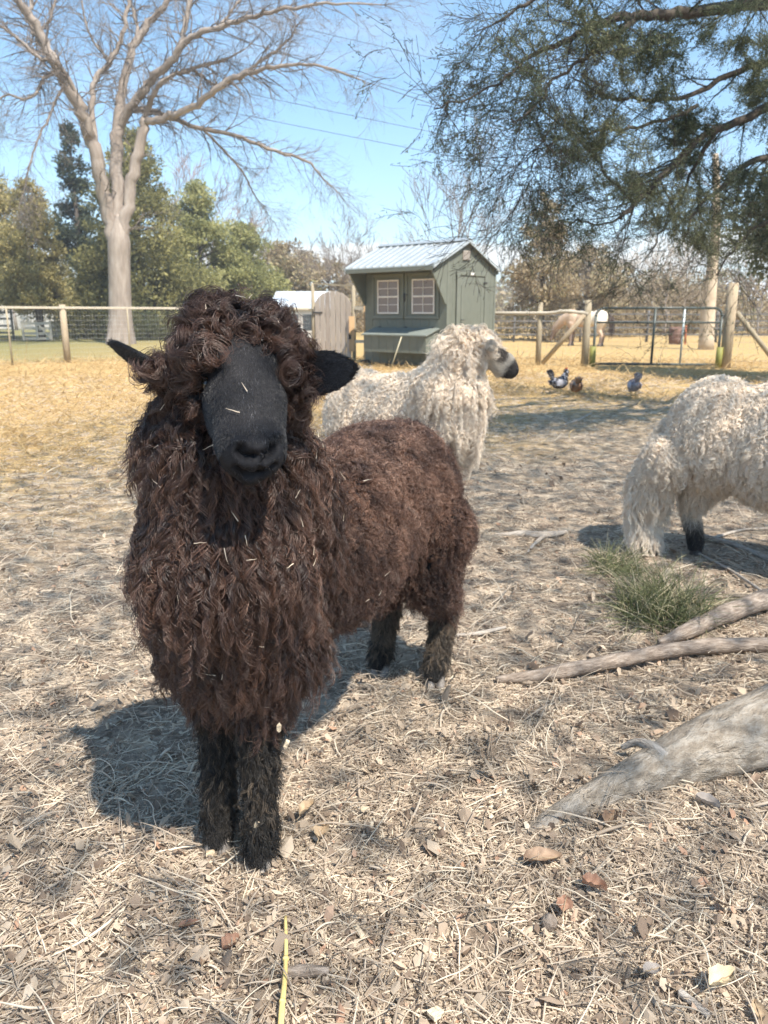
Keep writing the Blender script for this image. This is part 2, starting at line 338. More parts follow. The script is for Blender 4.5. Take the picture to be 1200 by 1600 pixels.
# ------------------------------------------------------------------ woody things lying on the ground
def barkmat(name, dark, mid, light, sc, bd=.012):
    m,n,l,b=_nt(name); t=n.new('ShaderNodeAttribute'); t.attribute_name='tuv'
    mp=n.new('ShaderNodeMapping'); mp.inputs['Scale'].default_value=(1,2.0,2.0); l.new(t.outputs['Vector'],mp.inputs[0])
    w=n.new('ShaderNodeTexNoise'); w.inputs['Scale'].default_value=sc*.8; w.inputs['Detail'].default_value=3; l.new(mp.outputs[0],w.inputs['Vector'])
    ad=n.new('ShaderNodeVectorMath'); ad.operation='MULTIPLY_ADD'; l.new(w.outputs['Color'],ad.inputs[0]); ad.inputs[1].default_value=(.09,.09,.09); l.new(mp.outputs[0],ad.inputs[2])
    v=n.new('ShaderNodeTexVoronoi'); v.feature='DISTANCE_TO_EDGE'; v.inputs['Scale'].default_value=sc; l.new(ad.outputs[0],v.inputs['Vector'])
    z=n.new('ShaderNodeTexNoise'); z.inputs['Scale'].default_value=sc*1.7; z.inputs['Detail'].default_value=9; z.inputs['Roughness'].default_value=.7; l.new(mp.outputs[0],z.inputs['Vector'])
    base=ramp(n,[(.34,tuple(p*.7 for p in mid)),(.46,mid),(.54,tuple((p+q)/2 for p,q in zip(mid,light))),(.64,light)]); l.new(z.outputs['Fac'],base.inputs[0])
    cr=ramp(n,[(0,(1,1,1)),(.045,(0,0,0))]); l.new(v.outputs['Distance'],cr.inputs[0])
    k=n.new('ShaderNodeMath'); k.operation='MULTIPLY'; l.new(cr.outputs[0],k.inputs[0]); g=ramp(n,[(.48,(0,0,0)),(.62,(1,1,1))]); l.new(w.outputs['Fac'],g.inputs[0]); l.new(g.outputs[0],k.inputs[1]); k2=k; k=n.new('ShaderNodeMath'); k.operation='MULTIPLY'; l.new(k2.outputs[0],k.inputs[0]); k.inputs[1].default_value=.25
    x=n.new('ShaderNodeMix'); x.data_type='RGBA'; l.new(k.outputs[0],x.inputs['Factor']); l.new(base.outputs[0],x.inputs[6]); x.inputs[7].default_value=(*dark,1); l.new(x.outputs[2],b.inputs['Base Color'])
    h=n.new('ShaderNodeMath'); h.operation='SUBTRACT'; l.new(z.outputs['Fac'],h.inputs[0]); l.new(k.outputs[0],h.inputs[1])
    bp=n.new('ShaderNodeBump'); bp.inputs['Strength'].default_value=1; bp.inputs['Distance'].default_value=bd*2; l.new(h.outputs[0],bp.inputs['Height']); l.new(bp.outputs[0],b.inputs['Normal'])
    b.inputs['Roughness'].default_value=.9; b.inputs['Specular IOR Level'].default_value=.15; return m
bark_pale=barkmat('pale cracked bark',(.27,.225,.18),(.34,.29,.235),(.52,.47,.41),13)
bark_brown=mat('brown bark',[(.3,(.13,.10,.08)),(.5,(.27,.22,.18)),(.7,(.42,.36,.31))],scale=30,detail=8,rough=.9,bump=1.0,bscale=60,coord='tuv',stretch=(1,4,4),bdist=.005)
bark_grey=mat('grey weathered bark',[(.3,(.22,.19,.16)),(.5,(.38,.34,.30)),(.7,(.52,.48,.43))],scale=30,detail=8,rough=.9,bump=1.0,bscale=60,coord='tuv',stretch=(1,4,4),bdist=.005)
def smooth_path(P, n):
    P=np.asarray(P,float); t=np.linspace(0,len(P)-1,n); i=np.clip(t.astype(int),0,len(P)-2); f=(t-i)[:,None]
    p0=P[np.maximum(i-1,0)];p1=P[i];p2=P[i+1];p3=P[np.minimum(i+2,len(P)-1)]
    return .5*((2*p1)+(-p0+p2)*f+(2*p0-5*p1+4*p2-p3)*f**2+(-p0+3*p1-3*p2+p3)*f**3)
def log(mb, P, rad, n=20, nseg=40, rough=.06, fiss=0):
    PP=smooth_path(np.c_[np.asarray(P,float),rad],nseg); mb.tube(PP[:,:3],np.maximum(PP[:,3],.002),n)
    V=mb.V[-1]; c=np.repeat(PP[:,:3],n,0); d=V-c; L=np.linalg.norm(d,axis=1,keepdims=True)
    f=1+rough*(np.sin(V[:,0:1]*37+V[:,2:3]*21)+np.sin(V[:,1:2]*53-V[:,0:1]*29)*.7+rng.normal(0,.35,(len(V),1)))
    
    if fiss:
        m_=len(V)//n; th=np.tile(np.arange(n)*2*math.pi/n,m_); Lg=np.repeat(np.arange(m_)/m_,n)*6
        a_=np.abs(np.sin(th*7+1.6*np.sin(Lg*5)+.8*np.sin(Lg*13+th*2))); b_=np.abs(np.sin(th*13+2*np.sin(Lg*7+1)))
        f[:,0]-=fiss*(np.clip(.25-a_,0,1)*3*(.5+.5*np.sin(Lg*11+th*3))+np.clip(.2-b_,0,1)*1.5); f[:,0]+=fiss*.8*np.sin(th*2+Lg*2)
    mb.V[-1]=c+d*f; return mb
# thick root or fallen limb rising out of the ground, bottom right
root=empty('tree_root',tuple(G(1020,1200)),'thick pale barked root slanting out of the dry grass at the lower right','root')
Pr=[G(800,1318,-.004),G(880,1275,.006),G(965,1232,.018),G(1045,1196,.036),G(1130,1160,.062),G(1230,1122,.09),G(1340,1080,.12),G(1480,1030,.13)]
log(MB(),Pr,[.010,.030,.046,.060,.076,.092,.110,.125],72,200,.012,.055).build('bark',bark_pale,root)
k=G(1015,1180,.085); mb=MB(); log(mb,[G(972,1168,.045),G(994,1160,.070),G(1018,1168,.080),G(1040,1186,.074)],[.006,.011,.0155,.0145],14,24,.10); mb.build('knot',bark_grey,root)
def stick(pts, rad, m, label, cat='branch', twigs=(), seg=40):
    mb=MB(); log(mb,pts,rad,12,seg,.05)
    for tp,tr in twigs: log(mb,tp,tr,7,14,.05)
    o=mb.build('fallen_branch',m); return tag(o,label,cat,'branches lying on the dry grass')
stick([G(775,1062,.008),G(850,1054,.016),G(960,1033,.02),G(1060,1014,.026),G(1150,1008,.03),G(1260,1008,.03),G(1380,1000,.03)],[.010,.020,.022,.024,.024,.026,.026],bark_brown,'long brown stick lying just behind the thick pale root')
stick([G(1030,1005,.01),G(1075,985,.03),G(1130,960,.045),G(1200,935,.05),G(1330,890,.05)],[.012,.026,.032,.036,.04],bark_brown,'stout grey flaking branch lying behind the long brown stick')
stick([G(772,836,.012),G(815,834,.02),G(850,836,.02),G(885,831,.012)],[.006,.016,.018,.008],bark_grey,'short pale forked stick lying on bare turf right of the brown sheep',
      twigs=[([G(852,836,.02),G(835,850,.015),G(825,862,.008)],[.01,.008,.004])])
stick([G(700,994,.006),G(745,990,.01),G(790,980,.01)],[.005,.008,.005],bark_grey,'thin grey twig beside the hind feet of the brown sheep')
stick([G(880,664,.02),G(905,655,.03),G(925,645,.02)],[.006,.010,.006],bark_grey,'thin grey stick lying below the three hens')
stick([G(1095,838,.03),G(1150,852,.02),G(1215,880,.02)],[.014,.012,.012],bark_grey,'bleached thin branch lying under the cream sheep',twigs=[([G(1110,842,.03),G(1160,828,.02),G(1215,826,.02)],[.008,.007,.005])])
stick([G(1085,862,.01),G(1140,890,.015),G(1200,930,.015)],[.006,.006,.006],bark_grey,'slender twig pointing from the cream sheep to the grey branch')

# green grass tufts
m_tuft=hair_mat('green grass blades',[(0,(.045,.065,.025)),(.45,(.09,.12,.045)),(.7,(.20,.22,.11)),(.78,(.50,.43,.28)),(1,(.64,.56,.40))],tip=(.42,.38,.22),tipmix=.45,rough=.5,trans=.2)
def tuft(c, rx, ry, N, L, label):
    K=6; a=rng.uniform(0,6.28,N); q=np.sqrt(rng.random(N)); x=c[0]+rx*q*np.cos(a); y=c[1]+ry*q*np.sin(a)
    th=rng.uniform(0,6.28,N); el=rng.uniform(.25,1.5,N); ln=L*rng.uniform(.3,1.2,N); P=np.zeros((N,K,3)); P[:,0]=np.stack([x,y,hgt(x,y)-.004],-1)
    for k in range(1,K):
        P[:,k]=P[:,k-1]+(ln/(K-1))[:,None]*np.stack([np.cos(th)*np.cos(el),np.sin(th)*np.cos(el),np.sin(el)],-1); el=el-rng.uniform(.05,.3,N); th=th+rng.normal(0,.1,N)
    r=(.0011*np.exp(rng.normal(0,.2,N)))[:,None]*np.array([1,1,1,.9,.6,.2])[None]
    return tag(hair('grass_tuft',P,r,m_tuft,None,rng.random(N)**1.2),label,'grass tuft','green grass tufts')
tuft(G(1032,960),.15,.17,850,.21,'larger dark green grass tuft in front of the grey branch')
tuft(G(962,893),.10,.15,420,.14,'smaller green grass tuft left of the cream sheep\'s hind leg')

# loose leaves, chips and other single pieces
def lmat(n_,a,b_): return leaf_mat(n_,[(0,a),(1,b_)],trans=.15,rough=.6)
m_lf={'tan':lmat('tan leaf',(.36,.26,.17),(.56,.44,.30)),'pale':lmat('pale leaf',(.52,.42,.27),(.70,.60,.44)),'brown':lmat('brown leaf',(.18,.12,.085),(.38,.27,.19)),'red':lmat('russet leaf',(.24,.13,.09),(.44,.27,.19)),'grey':lmat('grey leaf',(.30,.27,.25),(.38,.34,.31))}
m_vein=mat('leaf vein',(.32,.25,.17),rough=.8)
def leaf(px,py,L,w,ang,kind,label,curl=.35,z=.022):
    c=G(px,py,.015); n=8; g=0; mb=MB(); a=R(ang); ex=np.array((math.cos(a),math.sin(a),0)); ey=np.array((-math.sin(a),math.cos(a),0))
    V=[];M_=7; prof=lambda t: math.sin(math.pi*t**.8)**.8*(1+.16*math.sin(t*19+px))
    for i in range(n+1):
        t=i/n
        for j in range(M_):
            s=(j/(M_-1)-.5)*2; ww=w*prof(min(max(t,.02),.98)); zz=z+curl*w*(s*s)*.8+.12*L*math.sin(t*3.1+.5)*curl+.0015*math.sin(i*2.3+j*1.7)-curl*L*.1*t
            V.append(c+ex*(t-.5)*L+ey*s*ww*.5+np.array((0,0,zz-.012)))
    i=(np.arange(n)[:,None]*M_+np.arange(M_-1)[None]).reshape(-1)
    mb.add(V,np.stack([i,i+M_,i+M_+1,i+1],-1),rng.random(len(V)))
    o=tag(mb.build('fallen_leaf',m_lf[kind]),label,'leaf','single leaves lying on the straw')
    v=MB(); mid=[V[k_*M_+M_//2]+np.array((0,0,.0012)) for k_ in range(n+1)]; st=mid[0]-ex*L*.22
    v.tube([st]+mid,[.0011]*3+[.0009]*(n-2)+[.0004],5); v.build('leaf_stalk',m_vein,o); return o
leaf(480,1271,.060,.026,65,'tan','tan leaf standing on edge to the right of the black front feet',.6)
leaf(503,1306,.050,.034,80,'tan','broad faded leaf lying below the narrow tan leaf near the feet')
leaf(848,1349,.078,.040,10,'brown','big brown pointed leaf lying below the tip of the pale root')
leaf(928,1393,.045,.028,-20,'red','russet curled leaf right of and below the big brown leaf',.7)
leaf(882,1420,.042,.030,70,'red','mottled pinkish leaf just above the round nut',.2)
leaf(1127,1546,.062,.034,30,'pale','pale yellow folded leaf near the bottom right corner',.5,.03)
leaf(1183,1588,.040,.020,80,'tan','orange tan leaf at the very corner of the frame')
leaf(296,1452,.035,.016,25,'red','small narrow russet leaf left of the yellow straw stalk')
leaf(362,1483,.036,.028,50,'red','dull russet leaf nearest to the yellow straw stalk',.5)
leaf(321,1505,.034,.014,85,'brown','narrow brown leaf between the two russet leaves')
leaf(1018,1524,.032,.024,20,'grey','small grey leaf left of the pale yellow folded leaf',.3)
leaf(953,1288,.060,.030,55,'brown','reddish brown leaf leaning against the root\'s lower side',.6)
leaf(1105,1262,.05,.03,-30,'grey','grey dry leaf in straw under the thick root',.6)
m_chip=mat('wood chip',[(.3,(.55,.43,.29)),(.6,(.70,.58,.42))],scale=60,rough=.8,bump=.4)
def chip(px,py,s,ang,label,z=.02,m=None):
    c=G(px,py,z); a=R(ang); Rm=np.array([[math.cos(a),-math.sin(a),.1],[math.sin(a),math.cos(a),.15],[-.1,-.1,1]])
    mb=MB(); mb.box(c,s,Rm,bev=min(s)*.2); mb.V[-1]+=rng.normal(0,min(s)*.12,mb.V[-1].shape)
    return tag(mb.build('wood_chip',m or m_chip,smooth=False),label,'wood chip','wood chips on the straw')
chip(571,1264,(.020,.012,.005),10,'cream wood chip right of the leaves near the front feet')
chip(681,1583,(.022,.018,.008),40,'blocky cream wood chip at the bottom edge of the frame')
chip(328,1333,(.016,.014,.008),20,'cream wood chip touching the far front hoof',.02)
chip(612,1374,(.018,.009,.004),-30,'small yellow wood chip below the middle of the picture')
chip(560,1455,(.03,.008,.006),120,'thin splinter lying right of the yellow straw stalk')
chip(1085,1568,(.05,.012,.008),-50,'greyish splinter under the pale yellow folded leaf',.012,bark_grey)
chip(195,1462,(.014,.010,.004),60,'tiny pale wood chip far left of the yellow stalk')
# nut, stalk, bark stick
m_nut=mat('weathered nut shell',[(.3,(.17,.13,.10)),(.6,(.28,.23,.19))],scale=60,rough=.7,bump=.8,bscale=120)
c=G(858,1441,.018); mb=MB(); mb.lathe(c-(0,0,.0145),[(0.001,0),(.007,.001),(.012,.005),(.0145,.012),(.0138,.019),(.009,.026),(.004,.029),(.001,.031)],18); tag(mb.build('walnut',m_nut),'round grey brown nut lying among leaf bits','nut')
m_yel=mat('yellow straw',[(.3,(.66,.47,.16)),(.6,(.82,.64,.27))],scale=20,rough=.5,coord='tuv',stretch=(1,8,8))
Ps=smooth_path([G(446,1432,.036),G(447,1480,.036),G(445,1530,.036),G(440,1580,.034),G(437,1640,.03)],16)
mb=MB(); mb.tubes(Ps[None],np.linspace(.0026,.0052,16)[None],8,True); st=mb.build('straw_stalk',m_yel); tag(st,'bright yellow straw stalk running down to the bottom edge','straw')
for t in (.34,.72):
    p=Ps[int(t*15)]; q=Ps[int(t*15)+1]; MB().tube([p,p+(q-p)*.3],[.0056,.0052],8).build('stalk_node',m_yel,st)
mb=MB(); log(mb,[G(447,1519,.026),G(478,1517,.026),G(514,1517,.024)],[.007,.009,.007],9,16,.12); tag(mb.build('bark_piece',bark_brown),'flat brown piece of bark lying across the yellow stalk','bark')
# ------------------------------------------------------------------ animal bodies: one continuous skin from overlapping forms
def ell(mb, c, ax, r, n=20):          # ax: 3 direction rows
    u=np.linspace(0,math.pi,n//2+1)[1:-1]; a=np.arange(n)*2*math.pi/n
    S=[np.array([[0,0,1.]])]+[np.stack([np.sin(t)*np.cos(a),np.sin(t)*np.sin(a),np.full(n,np.cos(t))],-1) for t in u]+[np.array([[0,0,-1.]])]
    V=np.concatenate(S)*np.asarray(r,float); V=V@np.asarray(ax,float)+np.asarray(c,float)
    m=len(u); j=np.arange(n); q=[]
    for k in range(m-1): b=1+k*n; q.append(np.stack([b+j,b+n+j,b+n+(j+1)%n,b+(j+1)%n],-1))
    mb.add(V,[np.concatenate(q),np.stack([np.zeros(n,int),1+j,1+(j+1)%n],-1),np.stack([np.full(n,len(V)-1),1+(m-1)*n+(j+1)%n,1+(m-1)*n+j],-1)])
def cap(mb, p0, r0, p1, r1, n=16):
    p0=np.asarray(p0,float); p1=np.asarray(p1,float); d=p1-p0; L=np.linalg.norm(d); d=d/L
    prof=[(r0*math.cos(t),r0*math.sin(t)) for t in np.linspace(-math.pi/2+.05,0,5)]+[(r1*math.cos(t),L+r1*math.sin(t)) for t in np.linspace(0,math.pi/2-.05,5)]
    mb.lathe(p0,prof,n,d)
def chain(mb, pts, rad, n=16):
    for i in range(len(pts)-1): cap(mb,pts[i],rad[i],pts[i+1],rad[i+1],n)
def fuse(mb, voxel, sm=6, fac=.5, post=None):
    """voxel union of the collected forms -> vertices and quads"""
    o=mb.build('tmp',bpy.data.materials.new('tmp')); m=o.modifiers.new('r','REMESH'); m.mode='VOXEL'; m.voxel_size=voxel
    s=o.modifiers.new('s','SMOOTH'); s.factor=fac; s.iterations=sm
    dg=bpy.context.evaluated_depsgraph_get(); e=o.evaluated_get(dg); me=e.to_mesh()
    V=np.zeros(len(me.vertices)*3); me.vertices.foreach_get('co',V); V=V.reshape(-1,3)
    Fq=np.zeros(len(me.loops),int); me.loops.foreach_get('vertex_index',Fq); tot=np.zeros(len(me.polygons),int); me.polygons.foreach_get('loop_total',tot)
    e.to_mesh_clear(); bpy.data.objects.remove(o)
    assert (tot==4).all() or (tot==3).all(); return V, Fq.reshape(-1,tot[0])
def tri_normals(V, Fq):
    n=np.cross(V[Fq[:,2]]-V[Fq[:,0]],V[Fq[:,3]]-V[Fq[:,1]]) if Fq.shape[1]==4 else np.cross(V[Fq[:,1]]-V[Fq[:,0]],V[Fq[:,2]]-V[Fq[:,0]])
    area=np.linalg.norm(n,axis=1)*.5; vn=np.zeros_like(V)
    for k in range(Fq.shape[1]): np.add.at(vn,Fq[:,k],n)
    return area, unit(vn)
def sample(V, Fq, N, w=None):
    area,vn=tri_normals(V,Fq); c=V[Fq].mean(1); p=area*(w(c) if w else 1); p=p/p.sum()
    f=rng.choice(len(Fq),N,p=p); b=rng.dirichlet([1]*Fq.shape[1],N)
    return (V[Fq[f]]*b[...,None]).sum(1), unit((vn[Fq[f]]*b[...,None]).sum(1))
def locks(P, Nn, length, amp, lam, M, rl, rs, K=14, lift=.012, droop=1.0, flow=None, tints=None, frizz=.0012, spread=.35):
    """each lock: M strands that follow one wavy guide, hanging along the body"""
    N=len(P); B=lambda a: np.broadcast_to(np.asarray(a,float),(N,)).copy()
    length,amp,lam,rl,lift,droop=map(B,(length,amp,lam,rl,lift,droop)); length*=np.exp(rng.normal(0,.18,N)); amp*=np.exp(rng.normal(0,.3,N)); lam*=np.exp(rng.normal(0,.15,N))
    g=np.tile((0,0,-1.),(N,1)) if flow is None else unit(flow)
    rnd=rng.normal(0,1,(N,3)); t=g+spread*rnd; t=t-(t*Nn).sum(1,keepdims=True)*Nn; t=unit(t+1e-4)
    s=np.linspace(0,1,K)[None,:,None]; Ls=length[:,None,None]*s
    base=P[:,None]-Nn[:,None]*.006+Nn[:,None]*(lift[:,None,None]+.006)*(1-np.exp(-Ls/.02))
    base=base+t[:,None]*Ls*(1-.12*s)+np.array((0,0,-1.))*(droop*length)[:,None,None]*.28*s**2
    sd=np.cross(t,Nn); ph=rng.uniform(0,6.28,(N,1,1)); hand=np.where(rng.random((N,1,1))<.5,-1,1)
    A=amp[:,None,None]*np.minimum(1,s*2.5)*(1+.5*s); w=2*math.pi*Ls/lam[:,None,None]
    base=base+A*(sd[:,None]*np.sin(w+ph)+hand*Nn[:,None]*np.cos(w+ph)*.85)
    # strands of the lock
    a=rng.uniform(0,6.28,(N,M,1,1)); q=np.sqrt(rng.random((N,M,1,1)))*rl[:,None,None,None]*(1-.72*s[None]**1.3)
    tw=a+hand[:,None]*2.2*s[None]
    X=base[:,None]+q*(sd[:,None,None]*np.cos(tw)+Nn[:,None,None]*np.sin(tw))
    X=X+np.cumsum(rng.normal(0,frizz,(N,M,K,3)),2)*s[None]
    keep=rng.uniform(.72,1.08,(N,M,1,1)); X=base[:,None,:1]+ (X-base[:,None,:1])*keep
    r=rs*np.exp(rng.normal(0,.2,(N,M,1)))*(1-.65*s[None,...,0]**2); r=np.broadcast_to(r,(N,M,K))
    tt=(np.full(N,.5) if tints is None else tints)[:,None]+rng.normal(0,.07,(N,M))
    return X.reshape(N*M,K,3), r.reshape(N*M,K), np.clip(tt,0,1).reshape(-1)
def fur(P, Nn, flow, L, rs, K=5, lay=.75, wob=.2):
    N=len(P); f=unit(flow+rng.normal(0,wob,(N,3))); f=unit(f-(f*Nn).sum(1,keepdims=True)*Nn); L=np.broadcast_to(L,(N,))*rng.uniform(.6,1.2,N)
    s=np.linspace(0,1,K)[None,:,None]; d=unit(f*lay+Nn*(1-lay))
    X=P[:,None]-Nn[:,None]*.001+d[:,None]*L[:,None,None]*s+Nn[:,None]*(-.35*(1-lay)*L)[:,None,None]*s**2+rng.normal(0,.0006,(N,K,3))*s
    return X, np.broadcast_to(rs*(1-.8*s[...,0]**1.5),(N,K))
def cat_(parts): return [[p[i] for p in parts] for i in range(len(parts[0]))]
def hoof(c, d, m, parent, s=1.0):     # cloven: two toes
    d=unit(np.array((d[0],d[1],0))); e=np.array((-d[1],d[0],0))
    for k in (-1,1):
        mb=MB(); q=np.asarray(c)+e*k*.0125*s
        prof=[]; V=[]; n=12
        for h,ru,rf in ((0,.0135,.026),(.008,.0135,.026),(.022,.0125,.021),(.036,.012,.016),(.044,.009,.010)):
            a=np.arange(n)*2*math.pi/n
            for t in a: V.append(q+s*(e*ru*math.cos(t)+d*(rf*math.sin(t)+(.008-h*.25))+np.array((0,0,h))))
        kk=np.arange(4)[:,None]; j=np.arange(n)[None]; Fq=np.stack([kk*n+j,kk*n+(j+1)%n,(kk+1)*n+(j+1)%n,(kk+1)*n+j],-1).reshape(-1,4)
        mb.add(np.array(V),[Fq,np.arange(n)[::-1][None],4*n+np.arange(n)[None]]); mb.build('hoof',m,parent)
m_hoof=mat('hoof horn',[(.3,(.13,.115,.10)),(.6,(.32,.29,.265))],scale=30,rough=.6,coord='Object')
m_skin_b=mat('black sheep skin',[(.3,(.006,.006,.008)),(.7,(.014,.014,.017))],scale=60,rough=.7,spec=.2,bump=.25,bscale=260,bdist=.002)
m_nose=mat('black nose skin',[(.3,(.015,.015,.017)),(.7,(.04,.04,.044))],scale=90,rough=.38,spec=.5,bump=.5,bscale=300,bdist=.002)
m_eye=mat('dark eye',[(0,(.010,.008,.006)),(1,(.02,.014,.009))],rough=.08,spec=.7)

# ---- the brown-black longwool sheep in front
def black_sheep():
    Fm=np.array((-.288,1.335,0)); u=unit((.41,.912,0)); nn=np.array((u[1],-u[0],0)); z=np.array((0,0,1.))
    B=lambda s,side,h: Fm+u*s+nn*side+z*h
    ax=np.stack([u,nn,z])
    poll=W(372,536,1.235); nose=W(396,732,1.04); a=unit(nose-poll); HL=np.linalg.norm(nose-poll)+.02
    up=unit(z-a*a[2]); rt=np.cross(a,up)                    # rt: towards the picture's left or right
    if rt[0]<0: rt=-rt
    roll=R(5); rt,up=rt*math.cos(roll)-up*math.sin(roll)*1, up*math.cos(roll)+rt*math.sin(roll)
    hd=lambda s,x,h: poll+a*s+rt*x+up*h
    body=MB()
    ell(body,B(.03,0,.575),ax,(.160,.137,.205)); ell(body,B(.045,0,.475),ax,(.150,.135,.125)); ell(body,B(.42,0,.56),ax,(.36,.155,.205)); ell(body,B(.79,0,.555),ax,(.19,.165,.215)); ell(body,B(.62,0,.60),ax,(.26,.15,.18))
    # neck and the broad wool bib
    chain(body,[B(.10,0,.68),(-.270,1.31,.84),poll+(-.005,.050,-.045)],[.15,.118,.085]); chain(body,[(-.258,1.26,.82),(-.268,1.24,.67),(-.275,1.27,.52)],[.103,.128,.095])
    # head: rings from the poll to the muzzle
    mb=MB(); ring=[(-.05,.03,.03,.03),(-.035,.055,.040,.05),(0,.070,.050,.072),(.05,.072,.049,.080),(.09,.069,.046,.080),(.13,.062,.043,.074),(.17,.056,.040,.066),(.205,.052,.037,.058),(.235,.051,.036,.052),(.258,.047,.032,.047),(.275,.038,.025,.037),(.286,.024,.013,.022)]
    n=28; V=[]; sc=HL/.30
    for s,w,hu,hdn in ring:
        for k in range(n):
            t=2*math.pi*k/n; c_,s_=math.cos(t),math.sin(t); x=w*np.sign(c_)*abs(c_)**.85; y=(hu if s_>0 else hdn)*np.sign(s_)*abs(s_)**.9
            x*=1-.42*max(0,-s_)**1.3*min(1,max(0,(s-.17)/.09)); V.append(hd(s*sc,x,y))
    K=len(ring); kk=np.arange(K-1)[:,None]; j=np.arange(n)[None]
    body.add(np.array(V),[np.stack([kk*n+j,kk*n+(j+1)%n,(kk+1)*n+(j+1)%n,(kk+1)*n+j],-1).reshape(-1,4),np.arange(n)[::-1][None],(K-1)*n+np.arange(n)[None]])
    # ears
    def ear(base, tip, w, thick, face, cup):
        base=np.asarray(base,float); tip=np.asarray(tip,float); d=unit(tip-base); L=np.linalg.norm(tip-base); f=unit(face-np.dot(face,d)*d); sd=np.cross(d,f); V=[]; n_=20; K_=16
        for k in range(K_):
            t=k/(K_-1); ww=w*(.55+.52*math.sin(math.pi*min(1,t*.9)))*math.sqrt(max(0.02,1-max(0,(t-.6)/.405)**2.4)); tk=thick*(1.5-.7*t)
            for a_ in np.arange(n_)*2*math.pi/n_: V.append(base+d*L*t+sd*ww*math.cos(a_)+f*(tk*math.sin(a_)+cup*(math.cos(a_)**2-.4)*math.sin(math.pi*min(1,t+.15))-.012*t*t))
        k=np.arange(K_-1)[:,None]; j=np.arange(n_)[None]
        body.add(np.array(V),[np.stack([k*n_+j,k*n_+(j+1)%n_,(k+1)*n_+(j+1)%n_,(k+1)*n_+j],-1).reshape(-1,4),np.arange(n_)[::-1][None],(K_-1)*n_+np.arange(n_)[None]])
    eR_b=W(425,598,1.225); eR_t=W(549,573,1.165); ear(eR_b,eR_t,.034,.0055,np.array((.05,-.9,.30)),.016)
    eL_b=W(300,606,1.225); eL_t=W(168,546,1.23); ear(eL_b,eL_t,.034,.0055,np.array((-.2,-.55,-.85)),.010)
    # legs
    F1=G(408,1352); F2=G(345,1322); R1=G(681,1066); R2=G(594,1048)
    for f,sd in ((F1,1),(F2,-1)):
        top=B(.03,.065*sd,.46)
        chain(body,[top,f+(.004,.02,.27),f+(.002,.012,.14),f+(0,.004,.055),f+(-.002,-.010,.028)],[.075,.030,.023,.029,.027])
    for f,sd in ((R1,1),(R2,-1)):
        top=B(.80,.09*sd,.48); hock=f+u*.075+z*.23
        chain(body,[top,B(.78,.095*sd,.36),hock,f+u*.02+z*.10,f+z*.05,f-u*.012+z*.028],[.12,.08,.034,.026,.032,.028])
    V,Fq=fuse(body,.0034,7,.5)
    # finer relief on the muzzle: nostrils, mouth line, philtrum, brow
    q=V-poll; hs=q@a; hx=q@rt; hh=q@up; _,vn=tri_normals(V,Fq); m_=(np.abs(hx)<.09)&(hs>-.02)&(hs<HL+.02)&(np.abs(hh)<.11)
    dsp=np.zeros(len(V)); E=HL
    for sg in (-1,1):
        dsp-=.011*np.exp(-(((hx-sg*.066)/.02)**2+((hs-.095)/.020)**2))*(hh>-.02)      # eye socket
        dsp+=.006*np.exp(-(((hx-sg*.052)/.016)**2+((hs-.062)/.018)**2))*(hh>-.0)      # brow
        dsp+=.003*np.exp(-(((hx-sg*.046)/.014)**2+((hs-.15)/.03)**2))
    V=V+vn*(dsp*m_)[:,None]
    hi=np.where(m_&(V[:,1]<1.25))[0]
    def carve(V, pts, w, dep, n_=14):     # push a groove (or raise a ridge) along a line on the skin
        dz=V[hi,1]*cP-(V[hi,2]-H)*sP; sx=600+F*V[hi,0]/dz; sy=800-F*(V[hi,1]*sP+(V[hi,2]-H)*cP)/dz
        best=np.zeros(len(V)); path=smooth_path(np.array([(x,y,0) for x,y in pts],float),n_) if len(pts)>1 else np.array([(*pts[0],0)],float)
        for x,y,_ in path:
            m=(np.hypot(sx-x,sy-y)<5); 
            if not m.any(): continue
            c_=V[hi][m]; c_=c_[np.argmin(c_[:,1])]; best=np.maximum(best,np.exp(-(np.linalg.norm(V-c_,axis=1)/w)**2))
        _,n2=tri_normals(V,Fq); return V-n2*(best*dep)[:,None]
    V=carve(V,[(366,700),(372,688),(384,690)],.007,-.005); V=carve(V,[(441,680),(436,674),(427,680)],.006,-.004)   # nostril rims
    V=carve(V,[(404,700)],.016,-.004)
    V=carve(V,[(375,697),(381,707),(391,713),(400,716)],.0056,.019); V=carve(V,[(433,690),(430,700),(421,709),(413,714)],.0054,.018)
    V=carve(V,[(407,718),(408,730),(408,742)],.0035,.006)
    V=carve(V,[(366,738),(380,745),(394,748),(408,743),(420,744),(433,732)],.0046,.014,24)
    V=carve(V,[(385,757),(398,761),(415,755)],.010,-.004)
    base=B(.42,0,0)
    t=empty('sheep',tuple(base),'curly brown black longwool sheep facing the camera with straw caught in its fleece','sheep')
    mb=MB(); mb.add(V,Fq); bo=mb.build('body',m_skin_b,t)
    pad=MB()
    e0=hd(E-.008,0,.006)
    # eyes, mostly under the wool
    for sg in (-1,1):
        mb=MB(); ell(mb,hd(.098,sg*.053,.004),np.stack([a,rt,up]),(.012,.009,.010),16); mb.build('eye',m_eye,t)
    for f,sd in ((F1,1),(F2,-1),(R1,1),(R2,-1)): hoof(f+(0,-.013,-.004),-u+(.25,0,0),m_hoof,t,1.05)
    # where wool grows and what kind
    area,vn=tri_normals(V,Fq)
